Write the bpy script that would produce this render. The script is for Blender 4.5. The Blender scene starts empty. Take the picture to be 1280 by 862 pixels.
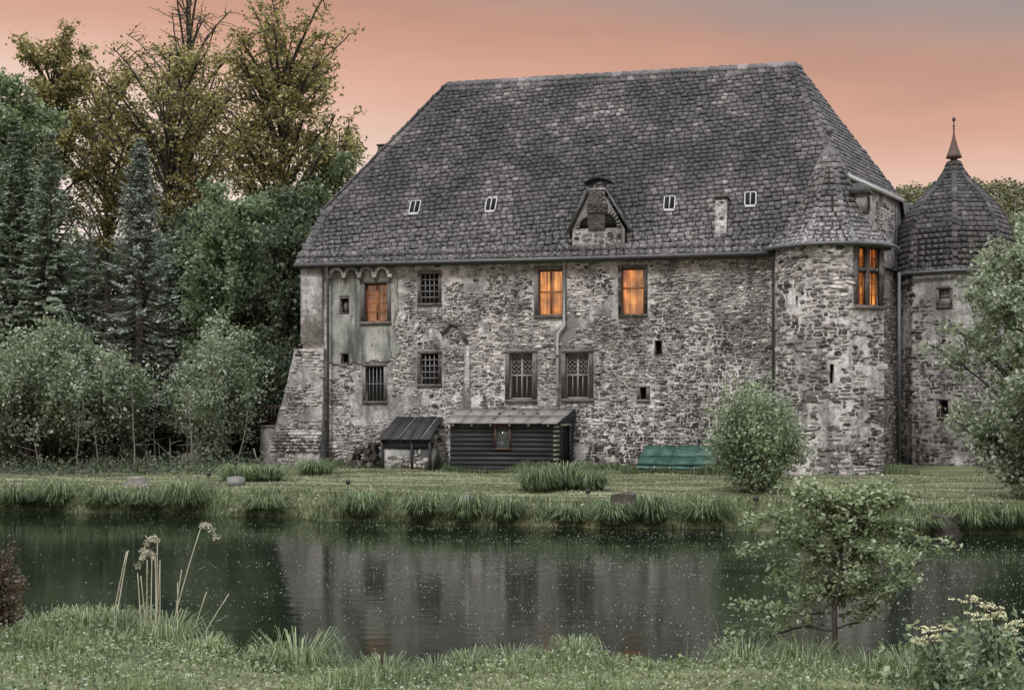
import bpy, math, random
import numpy as np
from mathutils import Vector, Matrix, noise as mnoise
R = math.radians
SC = bpy.context.scene
COL = SC.collection

# ------------------------------------------------------------------ camera, sky, sun, exposure
CAM_H, FPX, CX, HY = 2.55, 1600.0, 640.0, 505.0
cam_d = bpy.data.cameras.new('camera')
cam = bpy.data.objects.new('camera', cam_d); COL.objects.link(cam)
cam.location = (0, 0, CAM_H); cam.rotation_euler = (R(90), 0, 0)
cam_d.sensor_width = 36; cam_d.lens = 36 * FPX / 1280
cam_d.shift_y = (HY - 431) / 1280
cam_d.clip_start = 0.1; cam_d.clip_end = 6000
SC.camera = cam

SUN_EL, SUN_AZ = R(48), R(212)     # azimuth clockwise from +Y: behind the camera, to its left
w = bpy.data.worlds.new('World'); SC.world = w; w.use_nodes = True
nt = w.node_tree; nt.nodes.clear()
def N(tree, typ, **kw):
    n = tree.nodes.new(typ)
    for k, v in kw.items(): setattr(n, k, v)
    return n
wo = N(nt, 'ShaderNodeOutputWorld'); bg = N(nt, 'ShaderNodeBackground')
nt.links.new(bg.outputs[0], wo.inputs[0])
sky = N(nt, 'ShaderNodeTexSky', sky_type='NISHITA', sun_disc=False)
sky.sun_elevation = SUN_EL; sky.sun_rotation = SUN_AZ
skm = N(nt, 'ShaderNodeMix', data_type='RGBA', blend_type='MULTIPLY'); skm.inputs[0].default_value = 1
nt.links.new(sky.outputs[0], skm.inputs[6]); skm.inputs[7].default_value = (0.10, 0.10, 0.10, 1)
tc = N(nt, 'ShaderNodeTexCoord'); sep = N(nt, 'ShaderNodeSeparateXYZ')
nt.links.new(tc.outputs['Generated'], sep.inputs[0])
nz = N(nt, 'ShaderNodeTexNoise'); nz.inputs['Scale'].default_value = 2.2; nz.inputs['Detail'].default_value = 6; nz.inputs['Roughness'].default_value = 0.5
mp = N(nt, 'ShaderNodeMapping'); mp.inputs['Scale'].default_value = (1, 1, 4.2)
nt.links.new(tc.outputs['Generated'], mp.inputs[0]); nt.links.new(mp.outputs[0], nz.inputs['Vector'])
def wmath(op, a, b):
    m = N(nt, 'ShaderNodeMath', operation=op)
    for i, s in enumerate((a, b)):
        if isinstance(s, (int, float)): m.inputs[i].default_value = s
        else: nt.links.new(s, m.inputs[i])
    return m.outputs[0]
c = wmath('ADD', sep.outputs[2], wmath('MULTIPLY', sep.outputs[0], 0.13))
c = wmath('ADD', c, wmath('MULTIPLY', wmath('SUBTRACT', nz.outputs[0], 0.5), 0.10))
rp = N(nt, 'ShaderNodeValToRGB'); nt.links.new(c, rp.inputs[0])
stops = [(0.0, (0.54, 0.45, 0.41)), (0.10, (0.68, 0.56, 0.495)), (0.165, (0.68, 0.515, 0.43)), (0.205, (0.61, 0.39, 0.295)), (0.245, (0.52, 0.275, 0.18)),
         (0.288, (0.41, 0.212, 0.138)), (0.336, (0.24, 0.208, 0.19)), (0.45, (0.58, 0.59, 0.61)), (0.8, (1.5, 1.56, 1.66))]
e = rp.color_ramp.elements
while len(e) < len(stops): e.new(0.5)
for i, (p, cc) in enumerate(stops):
    e[i].position = p; e[i].color = (*cc, 1)
wm = N(nt, 'ShaderNodeMix', data_type='RGBA'); wm.inputs[0].default_value = 0.08
nz2_ = N(nt, 'ShaderNodeTexNoise'); nz2_.inputs['Scale'].default_value = 5.0; nz2_.inputs['Detail'].default_value = 7; nz2_.inputs['Roughness'].default_value = 0.6
mp2 = N(nt, 'ShaderNodeMapping'); mp2.inputs['Scale'].default_value = (1, 1, 5.5); mp2.inputs['Rotation'].default_value = (0, 0.12, 0)
nt.links.new(tc.outputs['Generated'], mp2.inputs[0]); nt.links.new(mp2.outputs[0], nz2_.inputs['Vector'])
cl = N(nt, 'ShaderNodeMapRange'); cl.inputs[1].default_value = .3; cl.inputs[2].default_value = .7; cl.inputs[3].default_value = .95; cl.inputs[4].default_value = 1.06; nt.links.new(nz2_.outputs[0], cl.inputs[0])
clm = N(nt, 'ShaderNodeVectorMath', operation='SCALE'); nt.links.new(rp.outputs[0], clm.inputs[0]); nt.links.new(cl.outputs[0], clm.inputs['Scale'])
nt.links.new(clm.outputs[0], wm.inputs[6]); nt.links.new(skm.outputs[2], wm.inputs[7])
nt.links.new(wm.outputs[2], bg.inputs[0]); bg.inputs[1].default_value = 1.0

sun_d = bpy.data.lights.new('sun', 'SUN'); sun = bpy.data.objects.new('sun', sun_d); COL.objects.link(sun)
sun_d.energy = 1.5; sun_d.angle = R(10); sun_d.color = (1.0, 0.97, 0.93)
sd = Vector((math.sin(SUN_AZ) * math.cos(SUN_EL), math.cos(SUN_AZ) * math.cos(SUN_EL), math.sin(SUN_EL)))
sun.rotation_euler = (-sd).to_track_quat('-Z', 'Y').to_euler(); sun.location = (-20, -20, 40)
SC.view_settings.view_transform = 'Standard'; SC.view_settings.look = 'None'
SC.view_settings.gamma = 1; SC.view_settings.exposure = 0.48; SC.view_settings.use_curve_mapping = False

# ------------------------------------------------------------------ helpers
rng = np.random.default_rng(7); random.seed(11)
def ray(x, y): return Vector(((x - CX) / FPX, 1.0, (HY - y) / FPX))
def gp(x, y, z=0.0):
    t = (CAM_H - z) * FPX / (y - HY); return Vector(((x - CX) / FPX * t, t, z))
def at(x, y, Y): return Vector(((x - CX) / FPX * Y, Y, CAM_H + (HY - y) / FPX * Y))

def nmesh(name, V, F, mat=None, parent=None, smooth=False):
    """V (n,3), F list of tuples or (m,k) array -> linked object"""
    me = bpy.data.meshes.new(name)
    V = np.asarray(V, dtype=np.float32)
    if isinstance(F, np.ndarray):
        m, k = F.shape; fl = F.ravel().astype(np.int32); st = np.arange(m, dtype=np.int32) * k; tot = np.full(m, k, np.int32)
    else:
        tot = np.array([len(f) for f in F], np.int32); st = np.concatenate([[0], np.cumsum(tot)[:-1]]).astype(np.int32)
        fl = np.array([i for f in F for i in f], np.int32)
    me.vertices.add(len(V)); me.vertices.foreach_set('co', V.ravel())
    me.loops.add(len(fl)); me.loops.foreach_set('vertex_index', fl)
    me.polygons.add(len(tot)); me.polygons.foreach_set('loop_start', st); me.polygons.foreach_set('loop_total', tot)
    if smooth: me.polygons.foreach_set('use_smooth', np.ones(len(tot), bool))
    me.update(calc_edges=True); me.validate()
    if mat: me.materials.append(mat)
    o = bpy.data.objects.new(name, me); COL.objects.link(o)
    if parent: o.parent = parent
    return o
def link_mesh(name, me, parent=None, mw=None):
    o = bpy.data.objects.new(name, me); COL.objects.link(o)
    if parent: o.parent = parent
    if mw is not None: o.matrix_local = mw
    return o
def tag(o, label=None, cat=None, group=None, kind=None):
    if label: o['label'] = label
    if cat: o['category'] = cat
    if group: o['group'] = group
    if kind: o['kind'] = kind
    return o
def empty(name, loc, label=None, cat=None, group=None, rz=0.0):
    o = bpy.data.objects.new(name, None); COL.objects.link(o); o.location = loc; o.rotation_euler = (0, 0, rz)
    o.empty_display_size = 0.2
    return tag(o, label, cat, group)

class MB:
    def __init__(s): s.v = []; s.f = []
    def add(s, vs, fs):
        b = len(s.v); s.v += [tuple(p) for p in vs]; s.f += [tuple(i + b for i in f) for f in fs]; return s
    def box(s, x0, x1, y0, y1, z0, z1):
        return s.hexa([(x0,y0,z0),(x1,y0,z0),(x1,y1,z0),(x0,y1,z0)], [(x0,y0,z1),(x1,y0,z1),(x1,y1,z1),(x0,y1,z1)])
    def hexa(s, lo, hi):
        n = len(lo)
        return s.add(list(lo) + list(hi), [tuple(range(n))[::-1], tuple(range(n, 2*n))] + [(i, (i+1) % n, n + (i+1) % n, n + i) for i in range(n)])
    def prism(s, poly, d):
        """polygon of 3d points extruded by vector d"""
        d = Vector(d); return s.hexa(poly, [Vector(p) + d for p in poly])
    def bar(s, a, b, wx, wy, up=(0, 0, 1)):
        a = Vector(a); b = Vector(b); t = (b - a).normalized(); u = Vector(up)
        if abs(t.dot(u)) > .95: u = Vector((0, 1, 0))
        x = t.cross(u).normalized(); y = x.cross(t)
        q = [x*wx/2*i + y*wy/2*j for i, j in ((-1,-1),(1,-1),(1,1),(-1,1))]
        return s.hexa([a + p for p in q], [b + p for p in q])
    def tube(s, pts, rad, n=8, cap=True):
        pts = [Vector(p) for p in pts]
        if not hasattr(rad, '__len__'): rad = [rad] * len(pts)
        b = len(s.v); prev = None
        for i, p in enumerate(pts):
            t = (pts[min(i+1, len(pts)-1)] - pts[max(i-1, 0)])
            t = t.normalized() if t.length > 1e-9 else Vector((0, 0, 1))
            ref = Vector((1, 0, 0)) if abs(t.x) < .8 else Vector((0, 1, 0))
            if prev is not None:
                ref = prev
            y = t.cross(ref).normalized(); x = y.cross(t); prev = x
            for k in range(n):
                a = 2 * math.pi * k / n
                s.v.append(tuple(p + (x * math.cos(a) + y * math.sin(a)) * rad[i]))
        for i in range(len(pts) - 1):
            for k in range(n):
                s.f.append((b+i*n+k, b+i*n+(k+1) % n, b+(i+1)*n+(k+1) % n, b+(i+1)*n+k))
        if cap:
            s.f.append(tuple(b + k for k in range(n))[::-1]); s.f.append(tuple(b + (len(pts)-1)*n + k for k in range(n)))
        return s
    def lathe(s, prof, c=(0, 0, 0), n=16):
        b = len(s.v)
        for r, z in prof:
            for k in range(n):
                a = 2*math.pi*k/n; s.v.append((c[0] + r*math.cos(a), c[1] + r*math.sin(a), c[2] + z))
        for i in range(len(prof)-1):
            for k in range(n):
                s.f.append((b+i*n+k, b+i*n+(k+1) % n, b+(i+1)*n+(k+1) % n, b+(i+1)*n+k))
        s.f.append(tuple(b + k for k in range(n))[::-1]); s.f.append(tuple(b + (len(prof)-1)*n + k for k in range(n)))
        return s
    def build(s, name, mat, parent=None, smooth=False):
        return nmesh(name, s.v, s.f, mat, parent, smooth)

# ------------------------------------------------------------------ materials
def newmat(name):
    m = bpy.data.materials.new(name); m.use_nodes = True; t = m.node_tree; t.nodes.clear()
    return m, t, N(t, 'ShaderNodeOutputMaterial')
def mth(t, op, a, b=0.0, clamp=False):
    n = N(t, 'ShaderNodeMath', operation=op); n.use_clamp = clamp
    for i, s in enumerate((a, b)):
        if isinstance(s, (int, float)): n.inputs[i].default_value = s
        else: t.links.new(s, n.inputs[i])
    return n.outputs[0]
def ramp(t, fac, stops, interp='LINEAR'):
    r = N(t, 'ShaderNodeValToRGB'); r.color_ramp.interpolation = interp; e = r.color_ramp.elements
    while len(e) < len(stops): e.new(0.5)
    for i, (p, cc) in enumerate(stops):
        e[i].position = p; e[i].color = (*cc, 1) if len(cc) == 3 else cc
    t.links.new(fac, r.inputs[0]); return r.outputs[0]
def noisefac(t, scale, detail=4, rough=0.6, stretch=(1, 1, 1), dist=0.0, off=(0, 0, 0)):
    g = N(t, 'ShaderNodeNewGeometry'); m = N(t, 'ShaderNodeMapping'); m.inputs['Scale'].default_value = stretch
    m.inputs['Location'].default_value = off
    t.links.new(g.outputs['Position'], m.inputs[0])
    n = N(t, 'ShaderNodeTexNoise'); n.inputs['Scale'].default_value = scale; n.inputs['Detail'].default_value = detail
    n.inputs['Roughness'].default_value = rough; n.inputs['Distortion'].default_value = dist
    t.links.new(m.outputs[0], n.inputs['Vector']); return n.outputs[0]
def mixc(t, fac, a, b, mode='MIX'):
    n = N(t, 'ShaderNodeMix', data_type='RGBA', blend_type=mode)
    for i, s in ((0, fac), (6, a), (7, b)):
        if isinstance(s, (int, float)): n.inputs[i].default_value = s
        elif isinstance(s, tuple): n.inputs[i].default_value = (*s, 1)
        else: t.links.new(s, n.inputs[i])
    return n.outputs[2]
def piece_random(t):
    g = N(t, 'ShaderNodeNewGeometry'); oi = N(t, 'ShaderNodeObjectInfo')
    return mth(t, 'FRACT', mth(t, 'ADD', g.outputs['Random Per Island'], oi.outputs['Random']))
def posz(t):
    g = N(t, 'ShaderNodeNewGeometry'); s = N(t, 'ShaderNodeSeparateXYZ'); t.links.new(g.outputs['Position'], s.inputs[0]); return s.outputs
def finish(t, out, col, rough=0.85, bump=None, bstr=0.4, bdist=0.02, spec=0.3, metal=0.0):
    p = N(t, 'ShaderNodeBsdfPrincipled')
    if isinstance(col, tuple): p.inputs['Base Color'].default_value = (*col, 1)
    else: t.links.new(col, p.inputs['Base Color'])
    p.inputs['Roughness'].default_value = rough; p.inputs['Specular IOR Level'].default_value = spec
    p.inputs['Metallic'].default_value = metal
    if bump is not None:
        b = N(t, 'ShaderNodeBump'); b.inputs['Strength'].default_value = bstr; b.inputs['Distance'].default_value = bdist
        t.links.new(bump, b.inputs['Height']); t.links.new(b.outputs[0], p.inputs['Normal'])
    t.links.new(p.outputs[0], out.inputs[0]); return p
def simple(name, stops, scale=3.0, rough=0.85, bstr=0.4, piece=0.0, detail=5, stretch=(1, 1, 1), spec=0.3, metal=0.0, bdist=0.02):
    m, t, o = newmat(name)
    f = noisefac(t, scale, detail, 0.65, stretch)
    f2 = mth(t, 'ADD', mth(t, 'MULTIPLY', mth(t, 'SUBTRACT', f, 0.5), 1.5), 0.5, True)
    if piece: f2 = mth(t, 'ADD', mth(t, 'MULTIPLY', f2, 1 - piece), mth(t, 'MULTIPLY', piece_random(t), piece))
    finish(t, o, ramp(t, f2, stops), rough, f, bstr, bdist, spec, metal)
    return m

def mat_slate(name='slate', k=1.0):
    m, t, o = newmat(name)
    r = piece_random(t)
    big = noisefac(t, 0.35, 5, 0.65, (1, 1, .6)); med = noisefac(t, 2.3, 5, 0.7); fine = noisefac(t, 16, 4, 0.7)
    c = ramp(t, r, [(0, (0.036, 0.033, 0.035)), (0.4, (0.060, 0.055, 0.058)), (0.8, (0.092, 0.084, 0.087)), (1, (0.185, 0.17, 0.17))])
    stain = ramp(t, big, [(0.40, (0.22, 0.222, 0.212)), (0.49, (0.72, 0.70, 0.69)), (0.58, (1.5, 1.42, 1.38))])
    c = mixc(t, 1.0, c, stain, 'MULTIPLY')
    c = mixc(t, mth(t, 'MULTIPLY', ramp(t, med, [(0.50, (0, 0, 0)), (0.62, (1, 1, 1))]), 0.6), c, (0.030, 0.032, 0.027))
    c = mixc(t, ramp(t, noisefac(t, 1.2, 5, 0.7, (1, 1, .22), off=(2, 9, 4)), [(0.55, (0, 0, 0)), (0.68, (0.7, 0.7, 0.7))]), c, (0.035, 0.034, 0.031))
    c = mixc(t, ramp(t, noisefac(t, 11, 6, 0.8, off=(1, 6, 3)), [(0.56, (0, 0, 0)), (0.64, (0.4, 0.4, 0.4))]), c, (0.24, 0.225, 0.21))
    z = posz(t)[2]
    low = N(t, 'ShaderNodeMapRange'); t.links.new(z, low.inputs[0])
    low.inputs[1].default_value = 10.6; low.inputs[2].default_value = 8.2; low.inputs[3].default_value = 0.10; low.inputs[4].default_value = 0.7
    lich = mth(t, 'MULTIPLY', ramp(t, noisefac(t, 9, 6, 0.8), [(0.50, (0, 0, 0)), (0.57, (1, 1, 1))]), low.outputs[0])
    c = mixc(t, lich, c, (0.33, 0.315, 0.31))
    dk = mth(t, 'MULTIPLY', ramp(t, noisefac(t, 9, 4, 0.7, off=(4, 2, 8)), [(0.50, (0, 0, 0)), (0.56, (1, 1, 1))]), low.outputs[0])
    c = mixc(t, dk, c, (0.02, 0.02, 0.02))
    if k != 1.0: c = mixc(t, 1.0, c, (k, k, k), 'MULTIPLY')
    finish(t, o, c, 0.62, fine, 0.5, 0.015, 0.4); return m
def mat_wall(name, dark=0.0):
    m, t, o = newmat(name)
    f1 = noisefac(t, 0.55, 6, 0.68, (1, 1, .8)); f2 = noisefac(t, 3.2, 6, 0.7); f3 = noisefac(t, 14, 4, 0.7); st = noisefac(t, 1.6, 5, 0.65, (1, 1, .12))
    k = 1 - dark
    c = ramp(t, f2, [(0.3, (0.18*k, 0.172*k, 0.172*k)), (0.42, (0.42*k, 0.40*k, 0.395*k)), (0.53, (0.62*k, 0.59*k, 0.58*k)), (0.66, (0.78*k, 0.75*k, 0.735*k))])
    c = mixc(t, ramp(t, f1, [(0.42, (0.8, 0.8, 0.8)), (0.55, (0, 0, 0))]), c, (0.16, 0.16, 0.152))
    c = mixc(t, ramp(t, st, [(0.52, (0, 0, 0)), (0.66, (0.7, 0.7, 0.7))]), c, (0.07, 0.07, 0.071))
    c = mixc(t, ramp(t, noisefac(t, 9, 6, 0.75, (1, 1, 1.8), off=(3, 1, 2)), [(0.55, (0, 0, 0)), (0.62, (0.85, 0.85, 0.85))]), c, (0.075, 0.072, 0.072))
    bm = mth(t, 'ADD', mth(t, 'MULTIPLY', f2, 1.0), mth(t, 'MULTIPLY', f3, 0.45))
    finish(t, o, c, 0.95, bm, 0.9, 0.06, 0.1); return m
def mat_plaster():
    m, t, o = newmat('plaster')
    f1 = noisefac(t, 0.9, 6, 0.7, (1, 1, .5)); f2 = noisefac(t, 4.5, 6, 0.7); st = noisefac(t, 2.2, 5, 0.65, (1, 1, .1))
    c = ramp(t, f1, [(0.34, (0.085, 0.088, 0.08)), (0.46, (0.19, 0.195, 0.178)), (0.56, (0.33, 0.335, 0.31)), (0.68, (0.52, 0.515, 0.49))])
    c = mixc(t, ramp(t, st, [(0.5, (0, 0, 0)), (0.62, (0.75, 0.75, 0.75))]), c, (0.06, 0.062, 0.058))
    c = mixc(t, ramp(t, noisefac(t, 2.0, 5, 0.65, (1, 1, .14), off=(5, 5, 1)), [(0.58, (0, 0, 0)), (0.66, (0.6, 0.6, 0.6))]), c, (0.46, 0.45, 0.42))
    c = mixc(t, ramp(t, f2, [(0.56, (0, 0, 0)), (0.66, (0.7, 0.7, 0.7))]), c, (0.075, 0.076, 0.072))
    finish(t, o, c, 0.95, f2, 0.6, 0.03, 0.1); return m
def mat_stone(name, stops, scale=5, smear=(0.58, 0.55, 0.525)):
    m, t, o = newmat(name)
    r = piece_random(t); f = noisefac(t, scale, 5, 0.7); big = noisefac(t, 0.5, 4, 0.6)
    c = ramp(t, r, stops)
    c = mixc(t, 1.0, c, ramp(t, f, [(0.3, (0.6, 0.6, 0.6)), (0.7, (1.35, 1.33, 1.3))]), 'MULTIPLY')
    c = mixc(t, 1.0, c, ramp(t, big, [(0.36, (0.48, 0.475, 0.47)), (0.5, (0.95, 0.94, 0.93)), (0.64, (1.35, 1.33, 1.32))]), 'MULTIPLY')
    c = mixc(t, ramp(t, noisefac(t, 5.5, 6, 0.75, (1, 1, 1.5), off=(7, 3, 5)), [(0.54, (0, 0, 0)), (0.61, (0.85, 0.85, 0.85))]), c, smear)
    c = mixc(t, ramp(t, noisefac(t, 1.7, 6, 0.72, off=(1, 8, 2)), [(0.52, (0, 0, 0)), (0.59, (0.8, 0.8, 0.8))]), c, tuple(q*.85 for q in smear))
    c = mixc(t, ramp(t, noisefac(t, 0.9, 6, 0.7, (1, 1, .45), off=(12, 4, 6)), [(0.52, (0, 0, 0)), (0.62, (0.6, 0.6, 0.6))]), c, (0.095, 0.084, 0.078))
    finish(t, o, c, 0.9, f, 0.7, 0.03, 0.2); return m
def mat_leaf(name, stops, trans=0.35, warm=None):
    m, t, o = newmat(name)
    g = N(t, 'ShaderNodeNewGeometry'); r = g.outputs['Random Per Island']
    f = noisefac(t, 0.8, 3, 0.6)
    v = mth(t, 'ADD', mth(t, 'MULTIPLY', r, 0.6), mth(t, 'MULTIPLY', mth(t, 'ADD', mth(t, 'MULTIPLY', mth(t, 'SUBTRACT', f, .5), 2.0), .5, True), 0.4))
    c = ramp(t, v, stops)
    p = finish(t, o, c, 0.5, spec=0.35)
    tr = N(t, 'ShaderNodeBsdfTranslucent'); t.links.new(mixc(t, 1.0, c, (1.1, 1.15, 0.7), 'MULTIPLY'), tr.inputs[0])
    mx = N(t, 'ShaderNodeMixShader'); mx.inputs[0].default_value = trans
    t.links.new(p.outputs[0], mx.inputs[1]); t.links.new(tr.outputs[0], mx.inputs[2]); t.links.new(mx.outputs[0], o.inputs[0])
    return m
def mat_lit(name, strength):
    m, t, o = newmat(name)
    f = noisefac(t, 1.6, 2, 0.5, (6, 6, .3)); f2 = noisefac(t, 1.9, 3, 0.55)
    c = ramp(t, f, [(0.36, (0.24, 0.055, 0.008)), (0.48, (0.56, 0.165, 0.026)), (0.62, (0.88, 0.37, 0.09))])
    em = N(t, 'ShaderNodeEmission'); t.links.new(c, em.inputs[0])
    t.links.new(mth(t, 'MULTIPLY', mth(t, 'MULTIPLY', mth(t, 'POWER', mth(t, 'ADD', f2, 0.0), 2.0), 4.0), strength), em.inputs[1])
    d = N(t, 'ShaderNodeBsdfDiffuse'); d.inputs[0].default_value = (0.16, 0.09, 0.05, 1)
    a = N(t, 'ShaderNodeAddShader'); t.links.new(em.outputs[0], a.inputs[0]); t.links.new(d.outputs[0], a.inputs[1])
    t.links.new(a.outputs[0], o.inputs[0]); return m
def mat_glass(name, clear=0.88, tint=(0.9, 0.9, 0.9)):
    m, t, o = newmat(name)
    a = N(t, 'ShaderNodeBsdfTransparent'); a.inputs[0].default_value = (*tint, 1)
    b = N(t, 'ShaderNodeBsdfGlossy'); b.inputs['Roughness'].default_value = 0.06
    mx = N(t, 'ShaderNodeMixShader'); mx.inputs[0].default_value = 1 - clear
    t.links.new(a.outputs[0], mx.inputs[1]); t.links.new(b.outputs[0], mx.inputs[2]); t.links.new(mx.outputs[0], o.inputs[0]); return m
def mat_water():
    m, t, o = newmat('water')
    f = noisefac(t, 1.4, 3, 0.5, (1, 2.2, 1)); f2 = noisefac(t, 9, 2, 0.5, (1, 1.6, 1))
    scum = noisefac(t, 0.35, 5, 0.6, (0.5, 2.5, 1))
    c = ramp(t, scum, [(0.45, (0.005, 0.009, 0.005)), (0.7, (0.012, 0.019, 0.010))])
    h = mth(t, 'ADD', f, mth(t, 'MULTIPLY', f2, 0.15))
    p = finish(t, o, c, 0.085, h, 0.085, 0.05, 0.36); p.inputs['IOR'].default_value = 1.33
    return m
def mat_ground():
    m, t, o = newmat('ground')
    f = noisefac(t, 0.6, 5, 0.6); f2 = noisefac(t, 6, 5, 0.7)
    c = ramp(t, f2, [(0.3, (0.03, 0.038, 0.02)), (0.5, (0.085, 0.10, 0.05)), (0.75, (0.16, 0.165, 0.09))])
    mow = noisefac(t, 1.0, 4, 0.65, (0.10, 1.7, 1), 0.6)
    c = mixc(t, ramp(t, mow, [(0.48, (0, 0, 0)), (0.6, (0.75, 0.75, 0.75))]), c, (0.25, 0.245, 0.145))
    c = mixc(t, ramp(t, f, [(0.35, (0.6, 0.6, 0.6)), (0.5, (0, 0, 0))]), c, (0.05, 0.055, 0.03))
    finish(t, o, c, 0.95, f2, 0.8, 0.06, 0.1); return m

M = {}
M['slate'] = mat_slate()
M['under'] = simple('roof_felt', [(0, (0.012, 0.012, 0.013)), (1, (0.03, 0.03, 0.03))], 4)
M['wall'] = mat_wall('lime_mortar'); M['wall_dark'] = mat_wall('old_mortar', 0.28)
M['plaster'] = mat_plaster()
M['stone'] = mat_stone('rubble_stone', [(0, (0.045, 0.042, 0.042)), (0.22, (0.11, 0.101, 0.10)), (0.45, (0.22, 0.203, 0.20)), (0.75, (0.40, 0.373, 0.366)), (1, (0.60, 0.57, 0.555))])
M['stone_tower'] = mat_stone('tower_stone', [(0, (0.035, 0.034, 0.035)), (0.35, (0.085, 0.081, 0.082)), (0.7, (0.17, 0.162, 0.162)), (1, (0.34, 0.325, 0.32))])
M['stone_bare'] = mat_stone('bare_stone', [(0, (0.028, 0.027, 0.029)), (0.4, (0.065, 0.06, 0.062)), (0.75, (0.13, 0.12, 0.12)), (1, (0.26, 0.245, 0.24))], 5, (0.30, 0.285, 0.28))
M['dressed'] = mat_stone('dressed_stone', [(0, (0.10, 0.088, 0.085)), (0.5, (0.13, 0.12, 0.12)), (1, (0.19, 0.175, 0.175))], 9, (0.2, 0.19, 0.185))
M['brick'] = mat_stone('brick', [(0, (0.06, 0.05, 0.048)), (0.5, (0.09, 0.076, 0.073)), (1, (0.17, 0.145, 0.14))], 12, (0.13, 0.12, 0.115))
M['metal'] = simple('weathered_zinc', [(0, (0.05, 0.05, 0.054)), (0.6, (0.09, 0.09, 0.095)), (1, (0.16, 0.16, 0.165))], 5, 0.5, 0.15, spec=0.5)
M['pale_metal'] = simple('pale_zinc', [(0, (0.32, 0.32, 0.33)), (1, (0.55, 0.55, 0.56))], 5, 0.45, 0.1, spec=0.5)
M['iron'] = simple('iron', [(0, (0.02, 0.019, 0.019)), (1, (0.06, 0.055, 0.055))], 8, 0.6)
M['grey_iron'] = simple('grey_iron', [(0, (0.10, 0.10, 0.105)), (1, (0.22, 0.215, 0.215))], 8, 0.6)
M['rust'] = simple('rusted_iron', [(0, (0.05, 0.03, 0.026)), (1, (0.14, 0.085, 0.07))], 8, 0.6)
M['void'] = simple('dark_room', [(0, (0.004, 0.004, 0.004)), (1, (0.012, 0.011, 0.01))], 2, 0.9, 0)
M['wood_orange'] = simple('orange_wood', [(0, (0.20, 0.075, 0.03)), (1, (0.38, 0.16, 0.07))], 6, 0.5, 0.1, stretch=(1, 1, .2))
M['wood_pale'] = simple('pale_wood', [(0, (0.22, 0.19, 0.18)), (1, (0.40, 0.355, 0.34))], 6, 0.6, 0.1)
M['board'] = simple('black_board', [(0, (0.018, 0.018, 0.021)), (0.6, (0.042, 0.042, 0.048)), (1, (0.085, 0.083, 0.09))], 3, 0.7, 0.5, 0.35, stretch=(.25, .25, 5))
M['board_pale'] = simple('pale_board', [(0, (0.16, 0.155, 0.12)), (1, (0.36, 0.35, 0.28))], 6, 0.8, 0.3, 0.3)
M['felt'] = simple('roofing_felt', [(0, (0.10, 0.096, 0.092)), (0.5, (0.20, 0.19, 0.18)), (1, (0.36, 0.34, 0.32))], 5, 0.85, 0.5, 0.2)
M['felt_dark'] = simple('tarred_sheet', [(0, (0.016, 0.016, 0.018)), (0.7, (0.045, 0.043, 0.045)), (1, (0.16, 0.15, 0.15))], 4, 0.7, 0.4, 0.2)
M['lit'] = mat_lit('lit_curtain', 0.60); M['lit_dim'] = mat_lit('lit_room', 0.26)
M['glass'] = mat_glass('window_glass', 0.9); M['glass_dark'] = mat_glass('old_glass', 0.965, (0.6, 0.62, 0.62))
M['curtain'] = simple('grey_curtain', [(0, (0.25, 0.25, 0.24)), (1, (0.6, 0.59, 0.56))], 5, 0.9, 0.1, stretch=(3, 3, .4))
M['green'] = simple('green_sheet', [(0, (0.012, 0.034, 0.026)), (0.4, (0.032, 0.08, 0.062)), (0.65, (0.07, 0.135, 0.108)), (1, (0.22, 0.28, 0.25))], 3.0, 0.6, 0.6, 0.2, spec=0.3)
M['green_dark'] = simple('green_paint', [(0, (0.006, 0.018, 0.014)), (1, (0.022, 0.06, 0.045))], 4, 0.6, 0.2)
M['bark'] = simple('bark', [(0, (0.02, 0.017, 0.014)), (0.5, (0.055, 0.047, 0.04)), (1, (0.12, 0.105, 0.09))], 7, 0.95, 0.9, stretch=(1, 1, .25), bdist=0.03)
M['bark_pale'] = simple('pale_bark', [(0, (0.08, 0.075, 0.065)), (0.5, (0.17, 0.16, 0.14)), (1, (0.28, 0.265, 0.235))], 8, 0.95, 0.8, stretch=(1, 1, .25), bdist=0.02)
M['cut'] = simple('sawn_wood', [(0, (0.12, 0.11, 0.09)), (1, (0.30, 0.28, 0.235))], 14, 0.9, 0.3)
M['concrete'] = simple('concrete', [(0, (0.13, 0.13, 0.12)), (1, (0.30, 0.30, 0.28))], 6, 0.95, 0.6)
M['straw'] = simple('dry_reed', [(0, (0.32, 0.30, 0.22)), (1, (0.58, 0.55, 0.42))], 9, 0.8, 0.1)
M['petal'] = simple('petal', [(0, (0.34, 0.37, 0.30)), (1, (0.55, 0.57, 0.50))], 9, 0.8, 0)
M['umbel'] = simple('cream_flower', [(0, (0.45, 0.44, 0.27)), (1, (0.68, 0.66, 0.45))], 9, 0.8, 0)
M['water'] = mat_water(); M['ground'] = mat_ground()
M['pollen'] = simple('pollen', [(0, (0.22, 0.235, 0.20)), (1, (0.4, 0.42, 0.37))], 9, 0.9, 0)
M['leaf_olive'] = mat_leaf('olive_leaf', [(0, (0.059, 0.057, 0.030)), (0.5, (0.240, 0.209, 0.095)), (1, (0.620, 0.542, 0.250))])
M['leaf_green'] = mat_leaf('green_leaf', [(0, (0.043, 0.062, 0.038)), (0.5, (0.186, 0.240, 0.153)), (1, (0.525, 0.611, 0.417))])
M['leaf_pale'] = mat_leaf('pale_leaf', [(0, (0.064, 0.083, 0.059)), (0.5, (0.240, 0.290, 0.198)), (1, (0.620, 0.620, 0.592))])
M['leaf_bright'] = mat_leaf('bright_leaf', [(0, (0.06, 0.08, 0.045)), (0.45, (0.22, 0.27, 0.16)), (1, (0.56, 0.60, 0.44))])
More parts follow.
